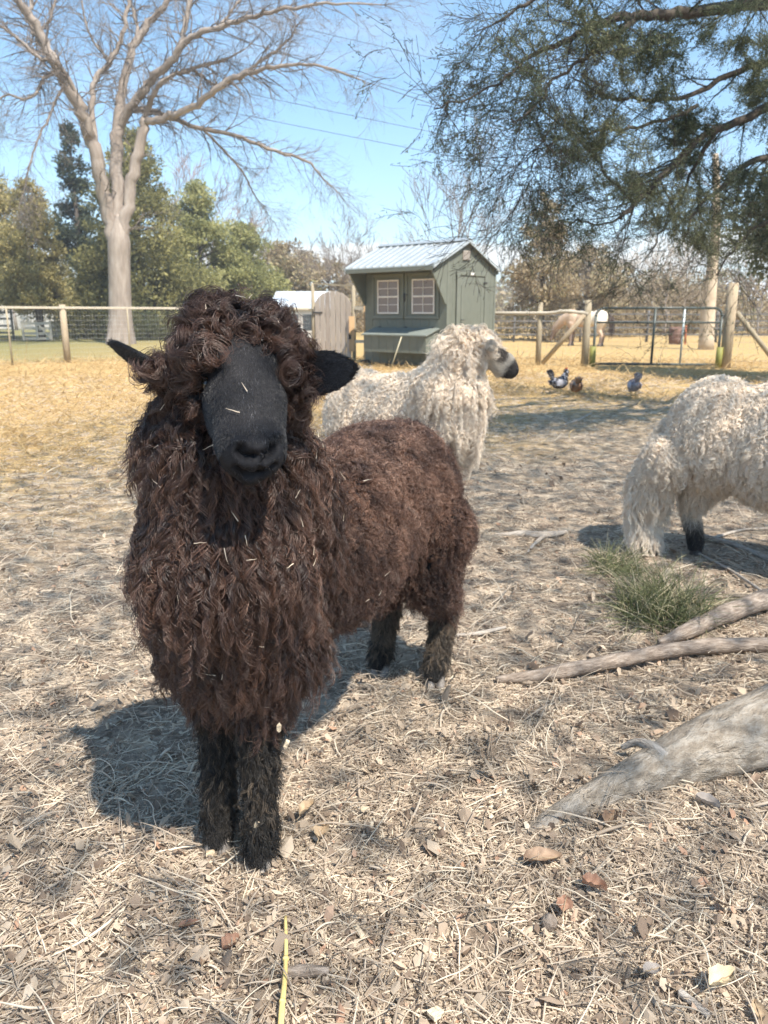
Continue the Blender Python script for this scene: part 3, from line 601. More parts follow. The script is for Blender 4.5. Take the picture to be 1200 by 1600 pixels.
    def regions(c):
        q=c-poll; hs=q@a; hx=q@rt; hh=q@up
        face=(hs>.054+ 2.4*np.maximum(0,np.abs(hx)-.046))&(hs<E+.05)&(np.abs(hx)<.085)&(hh>-.050)&(hh<.09)
        face|=(hs>.15)&(hs<E+.05)&(np.abs(hx)<.07)&(hh>-.09)&(hh<.09)
        def one(b_,t_):
            d_=unit(t_-b_); L_=np.linalg.norm(t_-b_); tt_=(c-b_)@d_; return (tt_>L_*.33)&(tt_<L_*1.2)&(np.linalg.norm(c-b_-tt_[:,None]*d_,axis=1)<.055)
        earR=one(eR_b,eR_t); earL=one(eL_b,eL_t)
        s=(c-Fm)@u
        leg=((c[:,2]<.335)&(s<.35)&(np.minimum(np.hypot(c[:,0]-F1[0],c[:,1]-F1[1]-.015),np.hypot(c[:,0]-F2[0],c[:,1]-F2[1]-.015))<.058))|((c[:,2]<.20)&(s>=.35))
        return face,earR|earL,leg,hs,hx,hh,s
    wool=lambda c: (~(regions(c)[0]|regions(c)[1]|regions(c)[2])).astype(float)*np.where(c[:,1]<1.5,1.25,1)
    P,Nn=sample(V,Fq,15500,wool); fc,er,lg,hs,hx,hh,s=regions(P)
    N=len(P); front=np.clip(1-(s-.05)/.25,0,1); side=(P-Fm)@nn
    top=np.clip((P[:,2]-.70)/.08,0,1)*(s>.15)
    head=(np.linalg.norm(P-poll,axis=1)<.17)
    length=.042+.026*front; edge=head&(hs>-.005)&(hs<.20); length=np.where(head,.040,length); length=np.where(edge,.028,length); length=np.where(Nn[:,2]<-.3,.05,length); length=np.where((P[:,2]<.44)&(s<.3),length*.55,length)
    amp=.0034-.0003*front; lam=.021+.010*front; amp=np.where(head,.0055,amp); lam=np.where(head,.030,lam)
    lift=np.where(head,.010,.010+.006*front); droop=np.where(head,.25,1-.6*top)
    flow=np.tile((0,0,-1.),(N,1)); flow=np.where(top[:,None]>.3,u*.6+nn*np.sign(side)[:,None]*.5+np.array((0,0,-1.)),flow)
    # forelock falls forward over the brow
    fk=head&(hh>0); flow=np.where(fk[:,None],a*.35+rt*np.sign(hx)[:,None]*.8+up*.2,flow)
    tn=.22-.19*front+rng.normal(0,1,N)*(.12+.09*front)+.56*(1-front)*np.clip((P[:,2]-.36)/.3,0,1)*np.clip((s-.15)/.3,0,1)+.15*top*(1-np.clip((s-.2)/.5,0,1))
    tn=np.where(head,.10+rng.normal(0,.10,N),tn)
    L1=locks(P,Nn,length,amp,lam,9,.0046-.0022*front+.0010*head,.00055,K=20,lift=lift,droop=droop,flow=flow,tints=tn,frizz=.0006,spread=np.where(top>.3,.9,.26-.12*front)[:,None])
    # big ringlets on the top-knot
    P2,N2=sample(V,Fq,620,lambda c:(((np.linalg.norm(c-(poll+up*.03),axis=1)<.125)&(((c-poll)@a)<.020+.6*np.abs((c-poll)@rt)))|((np.abs((c-poll)@rt)>.055)&(np.linalg.norm(c-poll,axis=1)<.16)&(((c-poll)@a)<.12))).astype(float)*wool(c)+1e-9)
    L2=locks(P2,N2,np.where(np.abs((P2-poll)@rt)>.06,.048,.066),.0090,.034,32,.0060,.0005,K=26,lift=.012,droop=.25,flow=np.tile(a*.3+up*.2,(len(P2),1))+rt*np.sign((P2-poll)@rt)[:,None]*.7,tints=.19+rng.normal(0,.12,len(P2)),frizz=.0007,spread=.7)
    # long ringlets over chest and neck
    P3,N3=sample(V,Fq,2100,lambda c:wool(c)*np.clip(1-((c-Fm)@u-.0)/.2,0,1)*(c[:,1]<1.5)*(np.linalg.norm(c-poll,axis=1)>.13)+1e-9)
    L3=locks(P3,N3,np.where(P3[:,2]<.46,.055,.095),.0044,.042,18,.0036,.00052,K=30,lift=.022,droop=.8,tints=.26+rng.normal(0,.22,len(P3)),frizz=.00035,spread=.16)
    # loose frizz that softens the outline
    P4,N4=sample(V,Fq,5000,wool)
    L4=locks(P4,N4,.060,.005,.026,1,.001,.00035,K=16,lift=.026,droop=.5,tints=np.full(5000,.55),frizz=.0022,spread=.7)
    P6,N6=sample(V,Fq,4200,lambda c:wool(c)*np.clip(((c-Fm)@u-.10)/.2,0,1)+1e-9); s6=(P6-Fm)@u
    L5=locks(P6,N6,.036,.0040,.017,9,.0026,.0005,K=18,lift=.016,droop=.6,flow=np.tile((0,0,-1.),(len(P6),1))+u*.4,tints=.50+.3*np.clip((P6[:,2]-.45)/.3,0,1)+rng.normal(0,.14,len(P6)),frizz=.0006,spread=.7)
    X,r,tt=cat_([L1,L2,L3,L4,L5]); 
    for x_ in X: x_[...,2]=np.maximum(x_[...,2],.02)
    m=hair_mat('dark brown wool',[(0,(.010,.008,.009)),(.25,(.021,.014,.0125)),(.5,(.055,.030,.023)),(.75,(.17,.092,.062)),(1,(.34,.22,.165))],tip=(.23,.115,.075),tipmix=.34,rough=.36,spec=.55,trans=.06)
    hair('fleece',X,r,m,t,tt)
    # short face hair, ears, shaggy legs
    mf=hair_mat('short black face hair',[(0,(.010,.010,.012)),(.6,(.022,.022,.026)),(1,(.17,.17,.185))],rough=.42,spec=.5)
    Pf,Nf=sample(V,Fq,42000,lambda c:(regions(c)[0]|regions(c)[1]).astype(float)+1e-9)
    _,e_,_,hs,hx,hh,_=regions(Pf); outw=np.where((Pf@np.array((1.,0,0))>poll[0])[:,None],eR_t-eR_b,eL_t-eL_b)
    fl=np.where(e_[:,None],unit(outw),a*1.0+rt*(hx*9)[:,None]); mz=hs>E-.045
    Lf=np.where(e_,.012,np.where(mz,.0028,.012)); Xf,rf=fur(Pf,Nf,fl,Lf,.00045,lay=.87,wob=.16)
    bridge_sheen=np.exp(-((hx)/.022)**2)*(hs>.06)*(hs<E-.04)*.35  # sheen down the nose painted in as lighter hair
    hair('face_hair',Xf,rf,mf,t,np.clip(.12+bridge_sheen+.08*np.sin(hx*210+hs*60)*np.sin(hs*95)+rng.normal(0,.17,len(Pf)),0,1))
    ml_=hair_mat('shaggy black leg hair',[(0,(.010,.009,.009)),(.6,(.03,.026,.022)),(1,(.16,.12,.085))],rough=.5,spec=.4)
    Pl,Nl=sample(V,Fq,30000,lambda c:(regions(c)[2]&(c[:,2]>.03)).astype(float)+1e-9)
    rear=(Pl-Fm)@u>.35
    Xl,rl=fur(Pl,Nl,np.tile((0,0,-1.),(len(Pl),1)),np.where(Pl[:,2]<.09,.018,.026),.0005,K=6,lay=.70,wob=.5)
    Xl[...,2]=np.maximum(Xl[...,2],.012)
    P5,N5=sample(V,Fq,2600,lambda c:(regions(c)[2]&(c[:,2]>.07)).astype(float)+1e-9); r5=((P5-Fm)@u>.35)
    Lk=locks(P5,N5,.040,.0022,.03,9,.0055,.00055,K=9,lift=.010,droop=.8,tints=np.clip(.30+.4*r5+.2*(P5[:,2]>.11)+rng.normal(0,.2,2600),0,1),frizz=.0008,spread=.5); Lk[0][...,2]=np.maximum(Lk[0][...,2],.012)
    hair('leg_hair',[Xl,Lk[0]],[rl,Lk[1]],ml_,t,[np.clip(.22+.55*rear*(Pl[:,2]>.10)*(Pl[:,2]<.24)+rng.normal(0,.18,len(Pl)),0,1),Lk[2]])
    # straw caught in the wool and whiskers
    Ps,Ns=sample(V,Fq,150,lambda c:wool(c)*(c[:,1]<1.6)+.3*regions(c)[0])
    fl=rng.normal(0,1,(150,3)); Xs,rs_=fur(Ps+Ns*np.where(regions(Ps)[0],.006,.03)[:,None],Ns,fl,.020,.00075,lay=.9)
    tag(hair('straw_bit',Xs,rs_*1.0,m_straw,t,rng.uniform(.5,1,150)),kind='stuff')
    Pw,Nw=sample(V,Fq,26,lambda c:(regions(c)[0]&((c-poll)@a>E-.05)).astype(float)+1e-9)
    Xw,rw=fur(Pw,Nw,a*.4+np.zeros((26,3))-z*.4,.026,.0002,lay=.4); tag(hair('whisker',Xw,rw,mf,t,rng.uniform(0,.3,26)),kind='stuff')
    for px,py,Y,s_ in ((436,1137,1.245,.012),(447,1163,1.235,.014),(402,1288,1.27,.012)):
        mb=MB(); mb.box(W(px,py,Y),(s_*.5,s_*.35,s_),np.array([[.9,.2,.3],[-.2,1,0],[-.3,0,1]])); mb.V[-1]+=rng.normal(0,.001,mb.V[-1].shape); mb.build('wood_fleck',m_chip,t,smooth=False)
black_sheep()

# ---- the two cream longwool sheep
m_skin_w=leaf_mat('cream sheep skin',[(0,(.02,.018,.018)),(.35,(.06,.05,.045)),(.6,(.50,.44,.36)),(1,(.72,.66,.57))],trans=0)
m_wool_w=hair_mat('cream wool',[(0,(.34,.27,.19)),(.35,(.66,.55,.43)),(.7,(.81,.70,.58)),(1,(.88,.81,.71))],tip=(.88,.79,.67),tipmix=.5,rough=.6,spec=.25,trans=.2)
m_fur_w=hair_mat('white sheep face hair',[(0,(.02,.018,.018)),(.3,(.06,.05,.045)),(.5,(.40,.35,.29)),(.75,(.72,.66,.57)),(1,(.82,.77,.70))],rough=.5,trans=.05)
def white_sheep(label, bodyf, legs, woolf, u, tintf, dens, face=None, legw=None):
    mb=MB(); bodyf(mb); V,Fq=fuse(mb,.009,5,.5)
    t=empty('sheep',tuple(np.mean(legs,0)*(1,1,0)),label,'sheep','cream longwool sheep')
    b=MB(); b.add(V,Fq,tintf(V)); b.build('body',m_skin_w,t)
    for f in legs: hoof(f,u,mat_hoofdark,t,1.05)
    def lk(n,Lg,am,la,M,rl,K,lift,tn,spread=.3,w=woolf,fr=.0010,droop=1,flow=None):
        P,Nn=sample(V,Fq,n,w); top=np.clip((P[:,2]-.74)/.07,0,1)*(Nn[:,2]>.5)
        f=np.tile((0,0,-1.),(n,1))-u*(.5*top)[:,None] if flow is None else flow
        near=np.exp(-(np.linalg.norm(P-(face if face is not None else (9,9,9)),axis=1)/.13)**4); Lg=Lg*(1-.6*near)
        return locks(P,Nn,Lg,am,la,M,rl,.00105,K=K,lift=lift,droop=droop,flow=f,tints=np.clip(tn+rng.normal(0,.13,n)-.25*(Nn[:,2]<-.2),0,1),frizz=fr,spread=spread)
    X=[lk(int(dens*1.6),.046,.0034,.022,8,.0050,18,.008,.62,.24,fr=.0005),lk(int(dens*.55),.056,.0044,.025,10,.0048,20,.013,.82,.24,fr=.0004),lk(1200,.05,.005,.026,1,.001,12,.028,.8,.6)]
    return t,V,Fq,X,lk
mat_hoofdark=mat('dark hoof horn',[(.3,(.05,.045,.04)),(.6,(.12,.10,.09))],scale=30,rough=.6)
def sheep_mid():
    z=np.array((0,0,1.)); rump=W(565,640,3.88); rump[2]=.55; ch=W(700,660,3.55); ch[2]=.57
    u=unit((ch-rump)*(1,1,0)); nn=np.array((-u[1],u[0],0)); ax=np.stack([u,nn,z])
    poll=W(752,538,3.50); nose=W(809,580,3.47); a=unit(nose-poll); E=np.linalg.norm(nose-poll); up=unit(z-a*a[2]); rt=np.cross(a,up)
    hd=lambda s,x,h: poll+a*s+rt*x+up*h
    legs=[]
    for b,o,s in ((ch,-.08,.09),(ch,-.05,-.09),(rump,-.03,.09),(rump,.05,-.09)): 
        f=b+u*o+nn*s; legs.append(np.array((f[0],f[1],0)))
    def bodyf(mb):
        ell(mb,rump,ax,(.17,.19,.235)); ell(mb,(rump+ch)/2-z*.01,ax,(.34,.19,.225)); ell(mb,ch+z*.0-u*.01,ax,(.15,.17,.22))
        chain(mb,[ch+z*.10-u*.03,W(700,610,3.52),W(722,560,3.5)-u*.0],[.19,.155,.115]); chain(mb,[W(722,610,3.46),W(712,655,3.47),W(698,690,3.5)],[.11,.115,.08])
        for s,r in ((-.02,(.05,.062,.062)),(.04,(.065,.062,.062)),(.10,(.06,.052,.052)),(.15,(.055,.045,.054)),(.195,(.042,.040,.047)),(.222,(.028,.034,.037))):
            ell(mb,hd(s*E/.245,0,-.015),np.stack([a,rt,up]),r)
        for sg in (-1,1):
            b=hd(.015,sg*.060,.02); d=unit(a*.25+rt*sg*.9+up*.10)
            for q in (.2,.45,.7,.9): ell(mb,b+d*.12*q,np.stack([d,up,np.cross(d,up)]),(.030,.030*(1.15-q*.75),.010))
        for k,f in enumerate(legs):
            if k<2: chain(mb,[f+z*.45,f+z*.25,f+z*.10,f+z*.03],[.075,.04,.03,.03])
            else: chain(mb,[f+z*.45,f+z*.36-u*.02,f-u*.06+z*.22,f+z*.06,f+z*.03],[.11,.09,.035,.03,.028])
    def hco(c): q=c-poll; return q@a,q@rt,q@up
    def face(c):
        s,x,h=hco(c); return (s>.048)&(s<E+.06)&(np.abs(x)<.08)&(h>-.075)&(h<.09)
    def earm(c):
        m=np.zeros(len(c),bool)
        for sg in (-1,1):
            b=hd(.015,sg*.060,.02); d=unit(a*.25+rt*sg*.9+up*.10); m|=np.linalg.norm(c-(b+d*.10),axis=1)<.050
        return m
    def tint(V):
        s,x,h=hco(V); t_=np.full(len(V),.75); f=face(V)
        t_=np.where(f,.68,t_); t_=np.where(f&(s>E-.060),np.clip(.22+(E-.040-s)*8,0.16,.6),t_)
        t_=np.where((((s-.085)/.036)**2+((h-.012)/.030)**2<1)&(np.linalg.norm(V-poll,axis=1)<.2),.30,t_); t_=np.where(earm(V),.55,t_)
        return np.where(V[:,2]<.12,.2,t_)
    woolf=lambda c:(~(face(c)|earm(c))).astype(float)*(c[:,2]>.16)
    t,V,Fq,X,lk=white_sheep('cream sheep standing side on behind the brown one with its head raised',bodyf,legs,woolf,u,tint,7000,face=hd(.10,0,0))
    # fluffy crest and long neck locks
    X.append(lk(350,.060,.010,.042,18,.008,18,.016,.55,.7,lambda c:(np.linalg.norm(c-(poll-a*.03+up*.02),axis=1)<.10)*woolf(c)+1e-9,droop=.3))
    X.append(lk(1000,.11,.0055,.036,14,.006,24,.015,.68,.16,lambda c:(((c-W(720,600,3.5))@u)>-.25)*(c[:,2]<.98)*(c[:,2]>.45)*woolf(c)+1e-9))
    Xc,r,tt=cat_(X); hair('fleece',Xc,r,m_wool_w,t,tt)
    P,Nn=sample(V,Fq,14000,lambda c:(face(c)|earm(c)).astype(float)+1e-9); s,x,h=hco(P)
    Xf,rf=fur(P,Nn,np.tile(a,(len(P),1)),np.where(s>E-.05,.005,.022),.0007,lay=.72,wob=.4); hair('face_hair',Xf,rf,m_fur_w,t,np.clip(tint(P)+rng.normal(0,.06,len(P)),0,1))
    for sg in (-1,1):
        mb=MB(); ell(mb,hd(.085,sg*.047,.008),np.stack([a,rt,up]),(.015,.010,.013),14); mb.build('eye',m_eye,t)
    for sg in (-1,1):
        mb=MB(); ell(mb,hd(E-.008,sg*.020,.006),np.stack([unit(a-up*.6),rt,unit(up+a*.6)]),(.010,.006,.004),10); mb.build('nostril',m_nose,t)
    for f in legs:
        pass
sheep_mid()
def sheep_right():
    z=np.array((0,0,1.)); hf=G(1078,866); u=unit((.62,-.52,0)); nn=np.array((-u[1],u[0],0))   # nn points away from the camera
    ax=np.stack([u,nn,z]); near=G(1003,862)+(0,-.02,0); legs=[np.array((hf[0]+.02,hf[1],0)),np.array((near[0]+.01,near[1],0))]
    c0=(legs[0]+legs[1])/2*(1,1,0)+u*.10+np.array((.04,0.02,0)); 
    legs+= [c0+u*.62+nn*.09, c0+u*.58-nn*.09]
    C=lambda s,d,h: c0+u*s+nn*d+z*h
    def bodyf(mb):
        ell(mb,C(.02,0,.56),ax,(.20,.20,.235)); ell(mb,C(.36,0,.54),ax,(.40,.21,.262)); ell(mb,C(.60,0,.54),ax,(.20,.19,.235))
        chain(mb,[C(.68,0,.56),C(.88,0,.40),C(.98,0,.26)],[.16,.12,.085]); chain(mb,[C(.98,0,.25),C(1.05,0,.10)],[.065,.038])
        chain(mb,[C(-.15,-.02,.55),C(-.20,-.03,.40),C(-.20,-.03,.27)],[.07,.055,.03])
        for sg in (-1,1):
            b=C(.95,sg*.06,.30)
            for q in (.3,.7): ell(mb,b+nn*sg*.09*q,ax,(.02,.03,.02))
        for k,f in enumerate(legs):
            if k>1: chain(mb,[f+z*.45,f+z*.25,f+z*.10,f+z*.03],[.075,.04,.03,.03])
            else: chain(mb,[f+z*.45+u*.08,f+z*.34,f-u*.04+z*.20,f+z*.06,f+z*.03],[.11,.085,.036,.034,.030])
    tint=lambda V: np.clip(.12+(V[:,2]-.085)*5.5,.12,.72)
    fw=lambda c:(c[:,2]>np.where(((c-legs[0])@nn>-.06)&((c-c0)@u<.15),.24,.13))*(((c-c0)@u)<.98)*1.0
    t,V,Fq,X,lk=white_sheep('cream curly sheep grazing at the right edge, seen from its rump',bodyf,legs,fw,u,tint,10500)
    X.append(lk(1500,.070,.0055,.028,12,.0055,22,.016,.74,.24,lambda c:fw(c)*(c[:,2]<.62)))
    X.append(lk(600,.12,.004,.06,10,.008,16,.03,.98,.25,lambda c:(np.linalg.norm((c-legs[1])*(1,1,0),axis=1)<.11)*(c[:,2]<.34)*(c[:,2]>.10)+1e-9))
    Xc,r,tt=cat_(X); 
    for x_ in Xc: x_[...,2]=np.maximum(x_[...,2],.01)
    hair('fleece',Xc,r,m_wool_w,t,tt)
    P,Nn=sample(V,Fq,12000,lambda c:(c[:,2]<.26)*(c[:,2]>.03)+1e-9)
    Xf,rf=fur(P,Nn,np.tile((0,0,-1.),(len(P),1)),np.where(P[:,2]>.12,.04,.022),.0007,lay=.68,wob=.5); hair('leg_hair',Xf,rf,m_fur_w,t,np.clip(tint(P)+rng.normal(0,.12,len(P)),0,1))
sheep_right()

# ---- hens
def hen(c, d, s, tail, mcol, m2, label, pose):
    c=np.asarray(c,float); d=unit(np.array((d[0],d[1],0))); e=np.array((-d[1],d[0],0)); z=np.array((0,0,1.)); ax=np.stack([d,e,z]); q=lambda f,x,h: c+s*(d*f+e*x+z*h)
    mb=MB(); S=lambda p,r,a_=ax: ell(mb,p,a_,np.asarray(r)*s,16)
    S(q(0,0,.17),(.13,.09,.085)); S(q(.05,0,.19),(.10,.085,.085)); S(q(-.09,0,.20),(.09,.065,.06))
    nk=[q(.08,0,.22),q(.12,0,.30),q(.13,0,.36)] if pose=='up' else [q(.09,0,.20),q(.15,0,.16),q(.20,0,.08)]
    chain(mb,nk,[.06*s,.042*s,.03*s],12); S(nk[-1]+d*.012*s,(.036,.028,.028))
    ta=unit(-d*math.cos(tail)+z*math.sin(tail)); 
    for k in range(5):
        w=(k-2)*.12; dd=unit(ta+e*w+z*(-.05*abs(k-2))); p=q(-.12,0,.22); ell(mb,p+dd*.10*s,np.stack([dd,unit(np.cross(z,dd)),np.cross(dd,unit(np.cross(z,dd)))]),(.10*s,.012*s,.030*s),12)
    V,Fq=fuse(mb,.007*s,3,.5); t=empty('hen',tuple(c),label,'hen','hens scratching in the paddock')
    b=MB(); b.add(V+rng.normal(0,.0016,V.shape),Fq,np.clip((V[:,2]-c[2])/(s*.35),0,1)); b.build('body',mcol,t)
    for sg in (-1,1):
        mb=MB(); ell(mb,q(-.02,sg*.078,.185),ax,(.105*s,.020*s,.055*s),16)
        for k in range(4): ell(mb,q(-.085-.012*k,sg*.080,.150+.020*k),ax,(.06*s,.012*s,.012*s),10)
        mb.build('wing',m2,t)
        mb=MB(); mb.tube([q(.0,sg*.035,.10),q(.0,sg*.035,.015)],.008*s,7)
        for an in (-.6,0,.6): mb.tube([q(.0,sg*.035,.012),q(.05*math.cos(an),sg*.035+.05*math.sin(an),.006)],[.007*s,.004*s],5)
        mb.build('leg',m_henleg,t)
    hp=nk[-1]+d*.04*s; mb=MB(); fd=d if pose=='up' else unit(d-z*.8); mb.tube([hp,hp+fd*.022*s,hp+fd*.04*s-z*.005*s],[.012*s,.007*s,.001],7); mb.build('beak',m_henleg,t)
    mb=MB(); 
    for k in range(3): ell(mb,nk[-1]+z*.035*s+d*(.02-.018*k)*s,ax,(.012*s,.004*s,.016*s),8)
    mb.build('comb',m_comb,t)
    # contour feathers: small overlapping scales over the back
    P,Nn=sample(V,Fq,420,lambda x:(x[:,2]>c[2]+.10*s)*1.0)
    fl=unit(-d+z*.2); T=unit(fl-(Nn@fl)[:,None]*Nn); Sd=np.cross(T,Nn); L=.035*s; w=.013*s
    Vv=np.stack([P-T*L*.3+Nn*.001,P+Sd*w+Nn*.004,P+T*L*.8+Nn*.009,P-Sd*w+Nn*.004],1).reshape(-1,3); i=np.arange(420)*4
    mb=MB(); mb.add(Vv,np.stack([i,i+1,i+2,i+3],-1),np.repeat(rng.random(420),4)); tag(mb.build('plumage',m2,t,smooth=False),kind='stuff')
    return t
m_henleg=mat('hen leg',(.45,.36,.16) and [(0,(.45,.36,.16)),(1,(.5,.4,.2))]); m_comb=mat('hen comb',[(0,(.45,.05,.04)),(1,(.5,.08,.05))])
m_h1=leaf_mat('black feathers',[(0,(.02,.02,.022)),(1,(.05,.05,.055))],trans=0); m_h1b=leaf_mat('speckled feathers',[(0,(.04,.04,.045)),(.45,(.10,.10,.12)),(.55,(.50,.50,.55)),(1,(.60,.60,.65))],trans=0)
m_h2=leaf_mat('buff feathers',[(0,(.42,.20,.08)),(.35,(.40,.22,.12)),(.6,(.27,.23,.21)),(1,(.25,.22,.20))],trans=0); m_h2b=leaf_mat('buff wing feathers',[(0,(.38,.19,.09)),(.6,(.30,.22,.17)),(1,(.28,.24,.21))],trans=0)
m_h3=leaf_mat('lavender feathers',[(0,(.45,.42,.45)),(.5,(.42,.38,.42)),(1,(.14,.12,.14))],trans=0); m_h3b=leaf_mat('lavender wing feathers',[(0,(.36,.33,.37)),(1,(.56,.54,.59))],trans=0)
hen(G(873,616),(.75,.45),.86,R(62),m_h1,m_h1b,'black and white speckled hen with tail and head both raised','up')
hen(G(899,621),(.12,1),.84,R(38),m_h2,m_h2b,'rusty orange hen with a grey back beside the speckled one','down')
hen(G(989,620),(.05,1),.82,R(66),m_h3,m_h3b,'pale lavender grey hen feeding alone with its tail up','down')

# ---- pony beyond the gate
def pony():
    f=G(936,541); z=np.array((0,0,1.)); d=unit((-.86,.5,0)); e=np.array((-d[1],d[0],0)); ax=np.stack([d,e,z]); q=lambda a,x,h: f+d*a+e*x+z*h
    mb=MB(); ell(mb,q(.05,0,.92),ax,(.34,.28,.30)); ell(mb,q(.5,0,.90),ax,(.5,.27,.29)); ell(mb,q(.95,0,.90),ax,(.30,.25,.31))
    chain(mb,[q(1.0,0,1.0),q(1.35,0,.85),q(1.6,0,.55)],[.24,.17,.12]); chain(mb,[q(1.6,0,.52),q(1.72,0,.22)],[.11,.055])
    for sg in (-1,1):
        ell(mb,q(1.55,sg*.07,.66),ax,(.03,.02,.06),10)
        chain(mb,[q(-.02,sg*.15,.80),q(.02,sg*.15,.55),q(-.10,sg*.15,.38),q(-.06,sg*.15,.10),q(-.04,sg*.15,.04)],[.20,.10,.06,.045,.065])
        chain(mb,[q(.98,sg*.14,.75),q(.98,sg*.14,.40),q(.98,sg*.14,.10),q(1.0,sg*.14,.04)],[.13,.06,.042,.06])
    V,Fq=fuse(mb,.022,3,.5); t=empty('pony',tuple(f),'cream and tan pony grazing in the field beyond the metal gate','pony')
    b=MB(); top=np.clip((V[:,2]-.30)/.5,0,1)*.5+.4*(((V-f)@d)<.55); b.add(V,Fq,np.where(V[:,2]<.3,.12,top)); b.build('body',leaf_mat('pony coat',[(0,(.20,.14,.11)),(.15,(.25,.18,.14)),(.4,(.50,.36,.26)),(.75,(.62,.50,.38)),(.95,(.74,.68,.58))],trans=0),t)
    mb=MB()
    for k in range(26):
        a_=rng.normal(0,.04,3); mb.tube(smooth_path([q(-.24,0,1.05)+a_*.4,q(-.37,0,.92)+a_,q(-.40,0,.6)+a_,q(-.37,0,.34)+a_*1.4],7),[.02,.02,.02,.018,.015,.01,.004],5)
    mb.build('tail',mat('pony tail',[(0,(.06,.045,.04)),(1,(.12,.09,.07))]),t)
    mb=MB()
    for k in range(40):
        s=k/39; p=q(1.0+.55*s,0,1.22-.42*s-.1*s*s); mb.tube([p,p+e*.10+z*.01+rng.normal(0,.02,3),p+e*.15-z*(.14+.05*rng.random())],[.018,.016,.004],5)
    mb.build('mane',mat('pony mane',[(0,(.30,.22,.16)),(1,(.45,.36,.28))]),t)
    for sg,x in ((-1,-.04),(1,-.04),(-1,1.0),(1,1.0)):
        mb=MB(); mb.lathe(q(x,sg*.15,0),[(.075,0),(.068,.03),(.055,.065)],12); mb.build('hoof',mat_hoofdark,t)
pony()
# ------------------------------------------------------------------ chicken coop
def prism(mb, poly, off):      # flat polygon pushed by the vector off
    A=np.asarray(poly,float); n=len(A); V=np.concatenate([A,A+np.asarray(off,float)]); i=np.arange(n)
    mb.add(V,[i[None],(i[::-1]+n)[None],np.stack([i,(i+1)%n,(i+1)%n+n,i+n],-1)]); return mb
m_green=mat('sage green painted boards',[(.3,(.135,.148,.122)),(.7,(.165,.178,.150))],scale=5,rough=.7,bump=.25,bscale=70)
m_green2=mat('sage green trim',[(.3,(.145,.158,.132)),(.7,(.175,.188,.16))],scale=5,rough=.65)
m_steel=mat('pale blue grey roof steel',[(.3,(.50,.53,.53)),(.7,(.58,.61,.61))],scale=3,rough=.32,metal=.55,spec=.5)
m_white=mat('white painted trim',[(.3,(.66,.62,.58)),(.7,(.78,.75,.71))],scale=12,rough=.6)
m_dark=mat('dark iron',[(.3,(.03,.03,.03)),(.7,(.07,.07,.07))],scale=30,rough=.5,metal=.3)
m_vent=mat('beige vent',[(.3,(.34,.30,.27)),(.7,(.42,.38,.34))],scale=30,rough=.7)
def glassmat(name,c,rough=.08):
    m,n,l,b=_nt(name); b.inputs['Base Color'].default_value=(*c,1); b.inputs['Roughness'].default_value=rough; b.inputs['Specular IOR Level'].default_value=.6; return m
m_pane=glassmat('window glass with curtain behind',(.20,.16,.15),.15)
